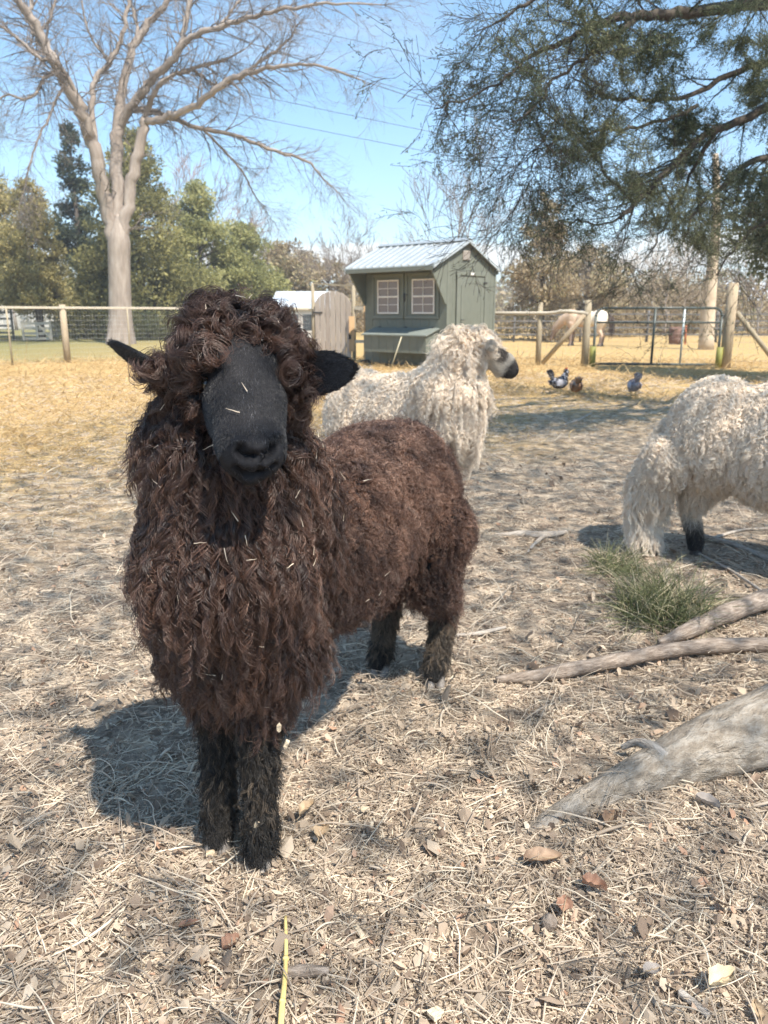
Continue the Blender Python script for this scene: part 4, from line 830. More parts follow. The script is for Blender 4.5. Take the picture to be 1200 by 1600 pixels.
def coop():
    O=W(678,413,15.0)*(1,1,0); an=R(139); X=np.array((math.cos(an),math.sin(an),0)); Y=np.array((X[1],-X[0],0)); Z=np.array((0,0,1.))
    q=lambda x,y,z: O+X*x+Y*y+Z*z; Rm=np.stack([X,-Y,Z],1)
    t=empty('chicken_coop',tuple(O),'sage green wooden chicken coop with a ribbed metal roof and nest box','chicken coop')
    def bx(x0,x1,y0,y1,z0,z1,name,m,par=t,bev=.004,**k):
        mb=MB(); mb.box(q((x0+x1)/2,(y0+y1)/2,(z0+z1)/2),(x1-x0,y1-y0,z1-z0),Rm,bev=bev); return mb.build(name,m,par,smooth=False,**k)
    bx(.09,2.17,.53,2.17,.05,1.93,'wall_core',m_green)
    mb=MB()
    for x in (.12,2.14): mb.box(q(x,1.3,.06),(.09,1.9,.12),Rm)
    mb.build('skid',m_dark,t,smooth=False)
    rz=lambda y: 1.955+.455*min(y,2.2-y)
    # lower front boards and nest box
    n=10; w=2.14/n
    for i in range(n):
        x0=.06+i*w; bx(x0+.002,x0+w-.002,.505,.53,.10,.96,'board',m_green,bev=.003)
        bx(x0+.002,x0+w-.002,.505,.53,1.86,2.15,'board',m_green,bev=.003)
    # the two window doors
    for x0,x1 in ((.24,1.09),(1.13,1.98)):
        p=bx(x0,x1,.497,.525,.97,1.02,'window_door',m_green)
        wx0,wx1=(x0+x1)/2-.285,(x0+x1)/2+.285
        if x0<.5: wx0,wx1=.34,.91
        else: wx0,wx1=1.25,1.83
        for a,b_,c,d in ((x0,wx0,1.02,1.85),(wx1,x1,1.02,1.85),(wx0,wx1,1.02,1.065),(wx0,wx1,1.745,1.85)): bx(a,b_,.497,.525,c,d,'rail',m_green,p)
        for a,b_,c,d in ((x0,x1,.97,1.03),(x0,x1,1.80,1.86),(x0,x0+.05,1.03,1.80),(x1-.05,x1,1.03,1.80)): bx(a,b_,.48,.497,c,d,'trim',m_green2,p)
        fr=bx(wx0,wx1,.470,.49,1.07,1.10,'window',m_white)
        for a,b_,c,d in ((wx0,wx1,1.71,1.74),(wx0,wx0+.03,1.10,1.71),(wx1-.03,wx1,1.10,1.71),(wx0+.03,wx1-.03,1.39,1.425)): bx(a,b_,.468,.49,c,d,'frame',m_white,fr)
        xm=(wx0+wx1)/2
        for zz_ in (1.25,1.57): bx(wx0+.03,wx1-.03,.474,.484,zz_-.006,zz_+.006,'glazing_bar',m_white,fr,bev=0)
        bx(xm-.006,xm+.006,.473,.483,1.10,1.71,'glazing_bar',m_white,fr,bev=0)
        for a,b_ in ((wx0+.03,xm-.006),(xm+.006,wx1-.03)):
            for c,d in ((1.10,1.244),(1.256,1.39),(1.425,1.564),(1.576,1.71)): bx(a,b_,.487,.492,c,d,'pane',m_pane,fr,bev=0)
    bx(.06,.24,.505,.53,.96,1.86,'board',m_green); bx(1.98,2.20,.505,.53,.96,1.86,'board',m_green); bx(1.093,1.127,.500,.52,.97,1.86,'board',m_green2)
    mb=MB(); mb.tube([q(1.10,.49,1.33),q(1.10,.46,1.34),q(1.10,.455,1.44),q(1.10,.49,1.45)],.010,8); mb.tube([q(1.03,.48,1.44),q(1.10,.475,1.44)],.010,8); mb.box(q(1.10,.485,1.39),(.04,.01,.17),Rm); mb.build('latch',m_dark,t)
    nb=bx(.29,1.86,.14,.50,.31,.34,'nest_box',m_green)
    for i in range(8):
        w2=1.60/8; x0=.27+i*w2; bx(x0+.002,x0+w2-.002,.115,.14,.31,.645,'board',m_green,nb,bev=.003)
    for x0 in (.255,1.872):
        mb=MB(); prism(mb,[q(x0,.115,.31),q(x0,.50,.31),q(x0,.50,.765),q(x0,.115,.65)],X*.016); mb.build('side_panel',m_green,nb,smooth=False)
    mb=MB(); prism(mb,[q(.22,.07,.640),q(.22,.505,.772),q(.22,.505,.797),q(.22,.07,.665)],X*1.70); mb.build('lid',mat('grey green nest box lid',[(.3,(.16,.18,.16)),(.7,(.20,.22,.20))],scale=8,rough=.6),nb,smooth=False)
    for x0 in (.35,1.05,1.75): bx(x0,x0+.07,.495,.508,.79,.82,'hinge',m_dark,nb,bev=0)
    # gable wall facing right, board by board under the slope
    def gable(xa, off, name):
        n=9; w=1.70/n
        for i in range(n):
            y0=.5+i*w+.002; y1=.5+(i+1)*w-.002; pts=[(y0,.10),(y1,.10),(y1,rz(y1)-.03)]
            if y0<1.1<y1: pts.append((1.1,rz(1.1)-.03))
            pts.append((y0,rz(y0)-.03))
            mb=MB(); prism(mb,[q(xa,a,b) for a,b in pts],X*off); mb.build(name,m_green,t,smooth=False)
    gable(.06,.03,'board'); gable(2.20,-.03,'board')
    for xa,off in ((.055,.035),(2.205,-.035)):
        mb=MB(); prism(mb,[q(xa,.0,1.93),q(xa,.5,2.16),q(xa,.5,1.25),q(xa,.46,1.25),q(xa,.0,1.88)],X*off); mb.build('bracket_panel',m_green,t,smooth=False)
    bx(.045,.062,.50,.56,.10,2.12,'corner_board',m_green2); bx(.045,.062,2.14,2.20,.10,1.95,'corner_board',m_green2)
    # gable door with clipped corner panel
    y0,y1=.84,1.80
    d=bx(.040,.058,y0,y1,.12,1.80,'door',m_green2)
    for a,b_,c,e in ((y0-.05,y0+.04,.12,1.80),(y1-.04,y1+.05,.12,1.80),(y0-.07,y1+.07,1.80,1.88)): bx(.022,.040,a,b_,c,e,'door_trim',m_green2,d)
    oc=[(1.0,.62),(1.10,.52),(1.54,.52),(1.64,.62),(1.64,1.56),(1.54,1.66),(1.10,1.66),(1.0,1.56)]
    cy=sum(a for a,_ in oc)/8; cz=sum(b_ for _,b_ in oc)/8
    outer=[(cy+(a-cy)*1.17,cz+(b_-cz)*1.09) for a,b_ in oc]
    mb=MB()
    for i in range(8):
        j=(i+1)%8; prism(mb,[q(.028,*oc[i]),q(.028,*oc[j]),q(.028,*outer[j]),q(.028,*outer[i])],X*.012)
    mb.build('panel_frame',m_green2,d,smooth=False)
    mb=MB(); prism(mb,[q(.034,*p_) for p_ in oc],X*.006); mb.build('door_panel',m_green,d,smooth=False)
    for zz_ in (.45,1.68): bx(.012,.022,y1-.10,y1+.03,zz_-.015,zz_+.015,'hinge',m_dark,d,bev=0)
    mb=MB(); mb.tube([q(.02,y0+.10,.95),q(-.01,y0+.10,.95),q(-.01,y0+.18,.95)],.008,8); mb.build('handle',m_dark,d)
    bx(.015,.022,1.24,1.36,1.815,1.865,'name_plate',m_white,d,bev=0)
    v=bx(.034,.058,.99,1.22,2.09,2.27,'vent',m_vent)
    for k in range(5): bx(.026,.034,1.0,1.21,2.105+k*.033,2.120+k*.033,'louvre',m_vent,v,bev=0)
    # roof: two slopes, ribs, ridge cap, fascia
    x0,x1=-.02,2.27
    for s in (0,1):
        ya,yb=( -.03,1.10) if s==0 else (2.23,1.10)
        za=1.955-.014; zb=2.4555
        o=MB(); prism(o,[q(x0,ya,za),q(x0,yb,zb),q(x0,yb,zb+.02),q(x0,ya,za+.02)],X*(x1-x0)); ro=o.build('roof',m_steel,t,smooth=False)
        n=12
        for i in range(n+1):
            xx=x0+.015+(x1-x0-.05)*i/n; mb=MB(); sl=unit(q(0,yb,zb)-q(0,ya,za)); up_=np.cross(sl,X); up_=up_ if up_[2]>0 else -up_
            a=q(xx,ya,za+.02); b_=q(xx,yb,zb+.02); prism(mb,[a,a+X*.035,a+X*.026+up_*.020,a+X*.009+up_*.020],b_-a); mb.build('rib',m_steel,ro,smooth=False)
    mb=MB()
    for sg in (-1,1): prism(mb,[q(x0-.01,1.1,2.500),q(x0-.01,1.1+sg*.12,2.448),q(x0-.01,1.1+sg*.12,2.455),q(x0-.01,1.1,2.508)],X*(x1-x0+.02))
    mb.build('ridge_cap',m_steel,t,smooth=False)
    for xa in (x0-.012,x1-.012):
        for sg in (-1,1):
            mb=MB(); ye=1.1+sg*1.13; prism(mb,[q(xa,1.1,2.478),q(xa,ye,1.962),q(xa,ye,1.90),q(xa,1.1,2.415)],X*.022); mb.build('barge_board',m_steel if sg<2 else m_green,t,smooth=False)
    bx(0.012,2.245,-.03,-.01,1.86,1.94,'fascia',m_green2); bx(.012,2.245,2.205,2.228,1.86,1.935,'fascia',m_green2)
    mb=MB(); prism(mb,[q(.09,.0,1.915),q(.09,.5,2.14),q(.09,.5,2.125),q(.09,.0,1.90)],X*2.08); mb.build('soffit',m_green,t,smooth=False)
    mb=MB(); mb.tube([q(.80,.03,.63),q(.95,-.12,0)],.012,7); tag(mb.build('pole',mat('pale cane',[(.3,(.40,.36,.25)),(.7,(.5,.46,.33))])),'thin pale cane leaning against the front of the nest box','pole')
coop()

# ------------------------------------------------------------------ fences, gates
m_post=mat('weathered timber post',[(.3,(.30,.24,.17)),(.7,(.46,.38,.27))],scale=9,rough=.85,bump=.5,bscale=40,coord='tuv',stretch=(.6,5,5))
m_postd=mat('grey brown timber post',[(.3,(.24,.20,.14)),(.7,(.38,.33,.24))],scale=9,rough=.85,bump=.5,bscale=40,coord='tuv',stretch=(.6,5,5))
m_rail=mat('bleached pale rail',[(.3,(.38,.34,.27)),(.7,(.54,.49,.40))],scale=6,rough=.8,coord='tuv',stretch=(.6,5,5),bump=.4)
m_plank=mat('weathered grey brown plank',[(.25,(.30,.25,.21)),(.5,(.40,.34,.29)),(.75,(.48,.42,.36))],scale=14,rough=.85,bump=.4,bscale=50,stretch=(2,2,.25),tint=.25)
m_new=mat('fresh orange timber',[(.3,(.50,.32,.17)),(.7,(.62,.42,.24))],scale=10,rough=.8,stretch=(2,2,.3))
m_darkb=mat('dark weathered fence board',[(.3,(.10,.095,.09)),(.7,(.20,.19,.18))],scale=5,rough=.9)
m_wire=mat('galvanised wire',[(.3,(.40,.41,.41)),(.7,(.52,.53,.53))],scale=10,rough=.45,metal=.6)
m_tubegate=mat('dark green gate tube',[(.3,(.045,.06,.055)),(.7,(.08,.095,.09))],scale=14,rough=.45,spec=.5)
m_tubepale=mat('galvanised pale tube',[(.3,(.42,.50,.52)),(.7,(.52,.60,.62))],scale=14,rough=.4,metal=.4)
m_yelpost=mat('yellow green plastic sleeve',[(.3,(.19,.19,.05)),(.7,(.27,.26,.07))],scale=8,rough=.6)
def post(p,h,r,par,m=m_post,name='post',lean=(0,0)):
    mb=MB(); p=np.asarray(p,float)*(1,1,0); mb.tube([p-(0,0,.05),p+(lean[0]*.5,lean[1]*.5,h*.5),p+(lean[0],lean[1],h)],[r*1.05,r,r*.93],12); return mb.build(name,m,par)
def wiremesh(a,b,h,par,dx=.10,dz=.10,r=.0016,z0=.03):
    a=np.asarray(a,float)*(1,1,0); b=np.asarray(b,float)*(1,1,0); L=np.linalg.norm(b-a); n=int(L/dx); mb=MB()
    P=a+(b-a)*np.linspace(0,1,n)[:,None]; v=np.stack([P+(0,0,z0),P+(0,0,z0+h)],1); mb.tubes(v,np.full((n,2),r),3)
    zs=np.arange(z0,z0+h+.001,dz); m_=13; s=np.linspace(0,1,m_)
    Hh=np.stack([a+(b-a)*s[:,None]+np.stack([0*s,0*s,zz+.006*np.sin(s*20+zz*9)],-1) for zz in zs]); mb.tubes(Hh,np.full((len(zs),m_),r*1.15),3)
    return tag(mb.build('wire_mesh',m_wire,par),kind='stuff')
# left paddock fence
A=G(-220,582); B_=G(106,567); C_=G(330,560.5); D_=G(484,556.5)
t=empty('wire_fence',tuple((A+D_)/2),'wire mesh fence with a pale top rail across the left of the paddock','fence')
for p in (A,B_,C_): post(p,1.27,.075 if p is B_ else .07,t)
post(G(20,572)+(0,0,0),1.2,.02,t,m_postd,'stake'); post(G(205,565),1.2,.02,t,m_postd,'stake')
for a,b in ((A,B_),(B_,C_),(C_,D_)): 
    wiremesh(a,b,1.10,t,.06,.10); mb=MB(); mb.bar(a+(0,-.07,1.20),b+(0,-.07,1.20),.05,.03,bev=.004); mb.build('rail',m_rail,t,smooth=False)
# arched plank gate in its frame
gl,gr=G(491,557.5),G(554,560); gl=W(491,557,19.0)*(1,1,0); gr=W(553.5,560,18.4)*(1,1,0); gd=unit(gr-gl); gn=np.array((gd[1],-gd[0],0)); gn=gn if gn[1]<0 else -gn
t=empty('plank_gate',tuple((gl+gr)/2),'arched gate of upright weathered planks left of the coop','gate')
t2=empty('gate_frame',tuple((gl+gr)/2+(0,.1,0)),'slender timber frame of two posts and a crossbar round the plank gate','gate frame')
post(gl,1.78,.045,t2,m_postd); post(gr,1.70,.045,t2,m_postd); mb=MB(); mb.bar(gl+(0,0,1.77),gr+(0,0,1.69),.04,.04); mb.build('crossbar',m_postd,t2,smooth=False)
mb=MB(); mb.box(gr+gn*.06+gd*-.02+np.array((0,0,.62)),(.13,.05,.80)); mb.build('timber_block',m_new,t2,smooth=False)
Wd=np.linalg.norm(gr-gl)-.12; n=7; pw=Wd/n
for i in range(n):
    xa=(i+.5)/n*2-1; h=1.20+.38*math.sqrt(max(0,1-xa*xa*.92)); hl=1.20+.38*math.sqrt(max(0,1-min(1,abs(xa-1/n))**2*.92)); hr=1.20+.38*math.sqrt(max(0,1-min(1,abs(xa+1/n))**2*.92))
    a=gl+gd*(.07+i*pw+.011)+gn*.02; b=gl+gd*(.07+(i+1)*pw-.011)+gn*.02
    mb=MB(); prism(mb,[a+(0,0,.06),b+(0,0,.06),b+(0,0,hr),(a+b)/2+(0,0,(hl+hr)/2+.01),a+(0,0,hl)],gn*.022); mb.T[-1]=np.full(10,rng.random()); pl=mb.build('plank',m_plank,t,smooth=False)
for zz_ in (.35,1.05): mb=MB(); mb.bar(gl+gd*.07+np.array((0,0,zz_))-gn*.02,gr-gd*.07+np.array((0,0,zz_))-gn*.02,.09,.03); mb.build('ledge',m_plank,t,smooth=False)
mb=MB(); mb.bar(gl+gd*.02+gn*.05+np.array((0,0,1.10)),gl+gd*.30+gn*.05+np.array((0,0,1.10)),.035,.01); mb.tube([gl+gd*.03+gn*.055+np.array((0,0,z_)) for z_ in (1.02,1.18)],.016,8); mb.build('hinge',m_dark,t,smooth=False)
mb=MB(); mb.box(gr-gd*.05+gn*.10+np.array((0,0,.55)),(.06,.02,.10)); mb.tube([gr-gd*.05+gn*.11+np.array((0,0,.5)),gr-gd*.05+gn*.14+np.array((0,0,.62))],.012,7); mb.build('latch',m_dark,t,smooth=False)
t=empty('short_fence',tuple(W(572,558,18.2)*(1,1,0)),'fresh orange post and pale rail between plank gate and coop','fence')
mb=MB(); p=W(571,560,18.2)*(1,1,0); mb.box(p+(0,0,.62),(.07,.07,1.24),bev=.004); mb.build('post',m_new,t,smooth=False)
for zz_ in (1.20,.45): mb=MB(); mb.bar(gr+gn*.02+np.array((0,0,zz_)),p+(0,0,zz_),.07,.03); mb.build('rail',m_rail,t,smooth=False)
# fence right of the coop with braces, then the tube gate
P0=G(700,566); P1=G(840,571); P2=G(913,573.5); P3=G(1132,575.5); P4=G(1290,578)
t=empty('wire_fence',tuple((P1+P2)/2),'wire fence with a bleached pole rail and diagonal brace between coop and gate','fence')
post(P1,1.30,.055,t,m_postd); post(P2,1.34,.075,t,m_postd)
mb=MB(); pp=smooth_path([P0+(0,-.05,1.09),P1+(0,-.05,1.08),(P1+P2)/2+(0,-.05,1.12),P2+(0,-.05,1.07)],24); mb.tube(pp,.040+.004*rng.normal(0,1,24),10); mb.build('rail',m_rail,t)
mb=MB(); mb.tube([P2+(-.06,-.02,1.05),P1+(.10,-.02,.05)],.05,10); mb.build('brace',m_post,t)
wiremesh(P0,P2,1.02,t,.10,.12)
t=empty('brace_fence',tuple(P3),'stout timber gatepost and diagonal brace with fence to its right','fence')
post(P3,1.66,.105,t,m_post); post(P4,1.35,.07,t,m_postd); mb=MB(); mb.tube([P3+(.12,0,1.10),P3+(1.02,-.25,.0)],.05,10); mb.build('brace',m_postd,t)
wiremesh(P3+(.1,0,0),P4,1.10,t,.10,.12)
ga,gb=P2+(.17,0,0),P3+(-.16,0,0); u_=unit(gb-ga); z3=np.array((0,0,1.))
t=empty('tube_gate',tuple((ga+gb)/2),'dark tubular metal farm gate with rounded top corners and mesh infill','gate')
L=np.linalg.norm(gb-ga); q=lambda s,h: ga+u_*s+z3*h
arc=lambda cx,cz,r,a0,a1: [q(cx+r*math.cos(a),cz+r*math.sin(a)) for a in np.linspace(a0,a1,6)]
fr=[q(0,.07)]+arc(.16,1.02,.16,math.pi,math.pi/2)+arc(L-.16,1.02,.16,math.pi/2,0)+[q(L,.07),q(0,.07)]
mb=MB()
for a,b in zip(fr[:-1],fr[1:]): mb.tube([a,b],.026,10)
mb.build('frame',m_tubegate,t)
mb=MB(); mb.tube([q(.02,.90),q(L-.02,.90)],.02,10); mb.build('rail',m_tubegate,t)
mb=MB(); mb.tube([q(L*.475,.08),q(L*.475,1.17)],.026,10); mb.build('upright',m_tubegate,t)
mb=MB(); mb.tube([q(L*.705,.08),q(L*.705,1.17)],.020,10); mb.build('upright',m_tubepale,t)
mb=MB()
for k in range(9): 
    a=R(k*45); mb.tube([q(L*.705+.03*math.cos(a),1.0+.012*k*1.0-.03),q(L*.705+.03*math.cos(a+1),1.0+.012*k-.02)],.008,5)
mb.build('chain',m_tubepale,t)
wiremesh(q(.03,0),q(L-.03,0),.82,t,.10,.10,.0014,.08)
for p in (ga+(-.03,-.06,0),gb+(.0,-.06,0)):
    mb=MB(); mb.tube([p+(0,0,.0),p+(0,0,.42)],.065,10); s_=mb.build('post_sleeve',m_yelpost,t)
# far fences
def board_fence(pts, nrail, h, m, label, step=2.6, bw=.12, r=.05):
    pts=[np.asarray(p,float)*(1,1,0) for p in pts]; t=empty('board_fence',tuple(pts[0]),label,'fence')
    for a,b in zip(pts[:-1],pts[1:]):
        L=np.linalg.norm(b-a); n=max(1,round(L/step))
        for i in range(n):
            p=a+(b-a)*i/n; p2=a+(b-a)*(i+1)/n; post(p,h+.08,r,t,m)
            for k in range(nrail):
                zz_=h-.08-k*(h-.12)/nrail; sag=rng.normal(0,.012); mb=MB(); mb.bar(p+(0,-.06,zz_+sag),p2+(0,-.06,zz_+rng.normal(0,.012)),bw,.025,tint=rng.random()); mb.build('rail',m,t,smooth=False)
    post(pts[-1],h+.08,r,t,m)
board_fence([G(700,534),G(1010,534.5),G(1340,536)],4,1.15,m_darkb,'dark four rail fence crossing the far side of the pony field',2.3,.06)
board_fence([G(-60,531),G(22,531)],4,1.25,m_darkb,'dark board fence at the far left beside the cream gate',2.4,.09)
board_fence([G(88,525),G(165,524),G(480,522)],3,1.35,m_darkb,'grey board fence behind the big bare tree',2.6,.12)
def panel_gate(px0,px1,py,h,label,nb=4):
    a=G(px0,py);b=G(px1,py); t=empty('cream_gate',tuple((a+b)/2*(1,1,0)),label,'gate','cream field gates')
    for k in range(nb): mb=MB(); zz_=.12+k*(h-.12)/(nb-1); mb.bar(a+(0,0,zz_),b+(0,0,zz_),.10,.03); mb.build('rail',m_rail,t,smooth=False)
    for f in (0.01,.5,.99): mb=MB(); p=a+(b-a)*f; mb.bar(p+(0,-.04,.05),p+(0,-.04,h+.08),.09,.03,up=(1,0,0)); mb.build('stile',m_rail,t,smooth=False)
    mb=MB(); mb.bar(b+(0,-.07,.1),a+(b-a)*.55+(0,-.07,h),.08,.02); mb.build('brace',m_rail,t,smooth=False)
panel_gate(38,82,533.5,.72,'low cream boarded gate left of the fence post'); panel_gate(84,98,530,.72,'narrow cream gate hard against the left fence post')
# small far things
def barrel():
    p=G(1055,538); t=empty('feed_barrel',tuple(p),'brown feed barrel with an orange rod beyond the gate','barrel'); mb=MB(); mb.lathe(p,[(.22,0),(.25,.2),(.26,.4),(.25,.58),(.22,.62)],16); mb.build('drum',mat('brown drum',[(.3,(.16,.09,.07)),(.7,(.22,.13,.10))]),t)
    mb=MB(); mb.tube([p+(.32,-.1,0),p+(.30,-.1,.68)],.03,8); mb.build('rod',mat('orange red rod',[(0,(.55,.16,.07)),(1,(.6,.2,.1))]),t)
barrel()
m_wall=mat('pale wall',[(.3,(.55,.52,.48)),(.7,(.66,.63,.58))],scale=2,rough=.8); m_roofw=mat('white metal roof',[(.3,(.62,.65,.68)),(.7,(.72,.75,.78))],scale=1,rough=.45,metal=.2); m_glassd=glassmat('dark window glass',(.05,.06,.07))
def building(a,b,dep,hw,hr,label,nw=3,wallm=None):
    a=np.asarray(a,float)*(1,1,0); b=np.asarray(b,float)*(1,1,0); d=unit(b-a); nb=np.array((-d[1],d[0],0)); nb=nb if nb[1]>0 else -nb; L=np.linalg.norm(b-a); z=z3; t=empty('farm_building',tuple((a+b)/2),label,'building')
    q=lambda s,y,h: a+d*s+nb*y+z*h
    mb=MB(); prism(mb,[q(0,0,0),q(0,dep,0),q(0,dep,hw),q(0,dep/2,hr-.05),q(0,0,hw)],d*L); mb.build('wall',wallm or m_wall,t,smooth=False)
    for y0,y1 in ((-.25,dep/2),(dep+.25,dep/2)):
        mb=MB(); e=-.25/(dep/2)*(hr-hw); prism(mb,[q(-.2,y0,hw+e),q(-.2,y1,hr),q(-.2,y1,hr+.06),q(-.2,y0,hw+e+.06)],d*(L+.4)); r_=mb.build('roof',m_roofw,t,smooth=False)
        for k in range(int(L/.6)): mb=MB(); s=.3+k*.6; c0=q(s,y0,hw+e+.07); c1=q(s,y1,hr+.07); mb.tube([c0,c1],.02,5); mb.build('rib',m_roofw,r_,smooth=False)
    for k in range(nw):
        s=L*(k+.7)/(nw+.4); mb=MB(); mb.box(q(s,-.02,hw*.55),(.9,.06,.8),np.stack([d,-nb,z],1)); w=mb.build('window',m_white,t,smooth=False); mb=MB(); mb.box(q(s,-.055,hw*.55),(.75,.02,.65),np.stack([d,-nb,z],1)); mb.build('pane',m_glassd,w,smooth=False)
building(W(428,500,33),W(512,500,33),5,1.35,2.0,'low pale farm building with a white metal roof behind the plank gate',2)
building(W(1168,500,52),W(1330,500,52),8,2.0,3.2,'white farm building at the far right beyond the fences',3)
building(W(-90,500,60),W(18,500,60),8,2.6,3.8,'pale farm building at the far left seen through the trees',3)

# ------------------------------------------------------------------ power lines
m_cable=mat('overhead cable',[(0,(.10,.11,.13)),(1,(.16,.17,.19))],rough=.35,metal=.4)
for (x0,y0,x1,y1,r,lab) in ((150,-25,860,212,.020,'thickest power line, running from the bare tree to the conifer'),(300,-8,760,98,.013,'highest power line at the top centre of the sky'),(-20,-70,700,150,.012,'thin power line just above the thickest one'),
                            (300,118,860,232,.013,'thin power line below the thickest one'),(330,160,860,262,.014,'lowest power line crossing above the coop')):
    a=W(x0,y0,46); b=W(x1,y1,40); e=(b-a); a2=a-e*.8; b2=b+e*.9; s=np.linspace(0,1,40)[:,None]; P=a2+(b2-a2)*s; P[:,2]-=(1-(2*s[:,0]-1)**2)*.35
    mb=MB(); mb.tubes(P[None],np.full((1,40),r),6); tag(mb.build('power_line',m_cable),lab,'power line','overhead power lines')
# ------------------------------------------------------------------ trees
m_bark1=mat('smooth grey brown bark',[(.3,(.19,.155,.13)),(.5,(.28,.235,.20)),(.7,(.39,.34,.30))],scale=1.6,detail=9,rough=.9,bump=.6,bscale=9,coord='tuv',stretch=(.6,3,3),bdist=.03)
m_twig=mat('grey brown twigs',[(.3,(.15,.125,.11)),(.7,(.25,.215,.19))],scale=2,rough=.9)
m_twigd=mat('dark conifer wood',[(.3,(.05,.04,.035)),(.7,(.10,.085,.07))],scale=5,rough=.9,bump=.5,bscale=30,coord='tuv',stretch=(.6,4,4))
def rvec(): return Vector((random.gauss(0,1),random.gauss(0,1),random.gauss(0,1)))
def grow(out, p, d, L, r, lvl, maxl, wob=.22, up=.05, spread=(.45,.95), nch=(3,5), seg=5, ratio=.58, curl=0.0):
    pts=[p.copy()]; q=p.copy(); dd=d.normalized()
    for i in range(seg):
        dd=(dd+rvec()*wob*.55+Vector((0,0,up))).normalized(); q=q+dd*(L/seg); pts.append(q.copy())
    out.setdefault(seg,[]).append((pts,[r*(1-.72*i/seg) for i in range(seg+1)]))
    if lvl<maxl:
        for k in range(random.randint(*nch)):
            t=random.uniform(.25,1)*seg; i=min(int(t),seg-1); b=pts[i].lerp(pts[i+1],t-i); ax=(pts[i+1]-pts[i]).normalized()
            s=ax.cross(rvec()).normalized(); a=random.uniform(*spread); nd=ax*math.cos(a)+s*math.sin(a)
            grow(out,b,nd,L*ratio*random.uniform(.7,1.25),max(r*(1-.7*t/seg)*.6,.0015),lvl+1,maxl,wob,up,spread,nch,max(3,seg-1),ratio)
def build_twigs(out, name, m, parent, n=3, rs=1.0, kind='stuff', rmin=0):
    mb=MB()
    for K,l in out.items(): mb.tubes(np.array([[tuple(v) for v in p] for p,_ in l]),np.maximum(np.array([r for _,r in l])*rs,rmin),n)
    o=mb.build(name,m,parent); 
    if kind: o['kind']=kind
    return o

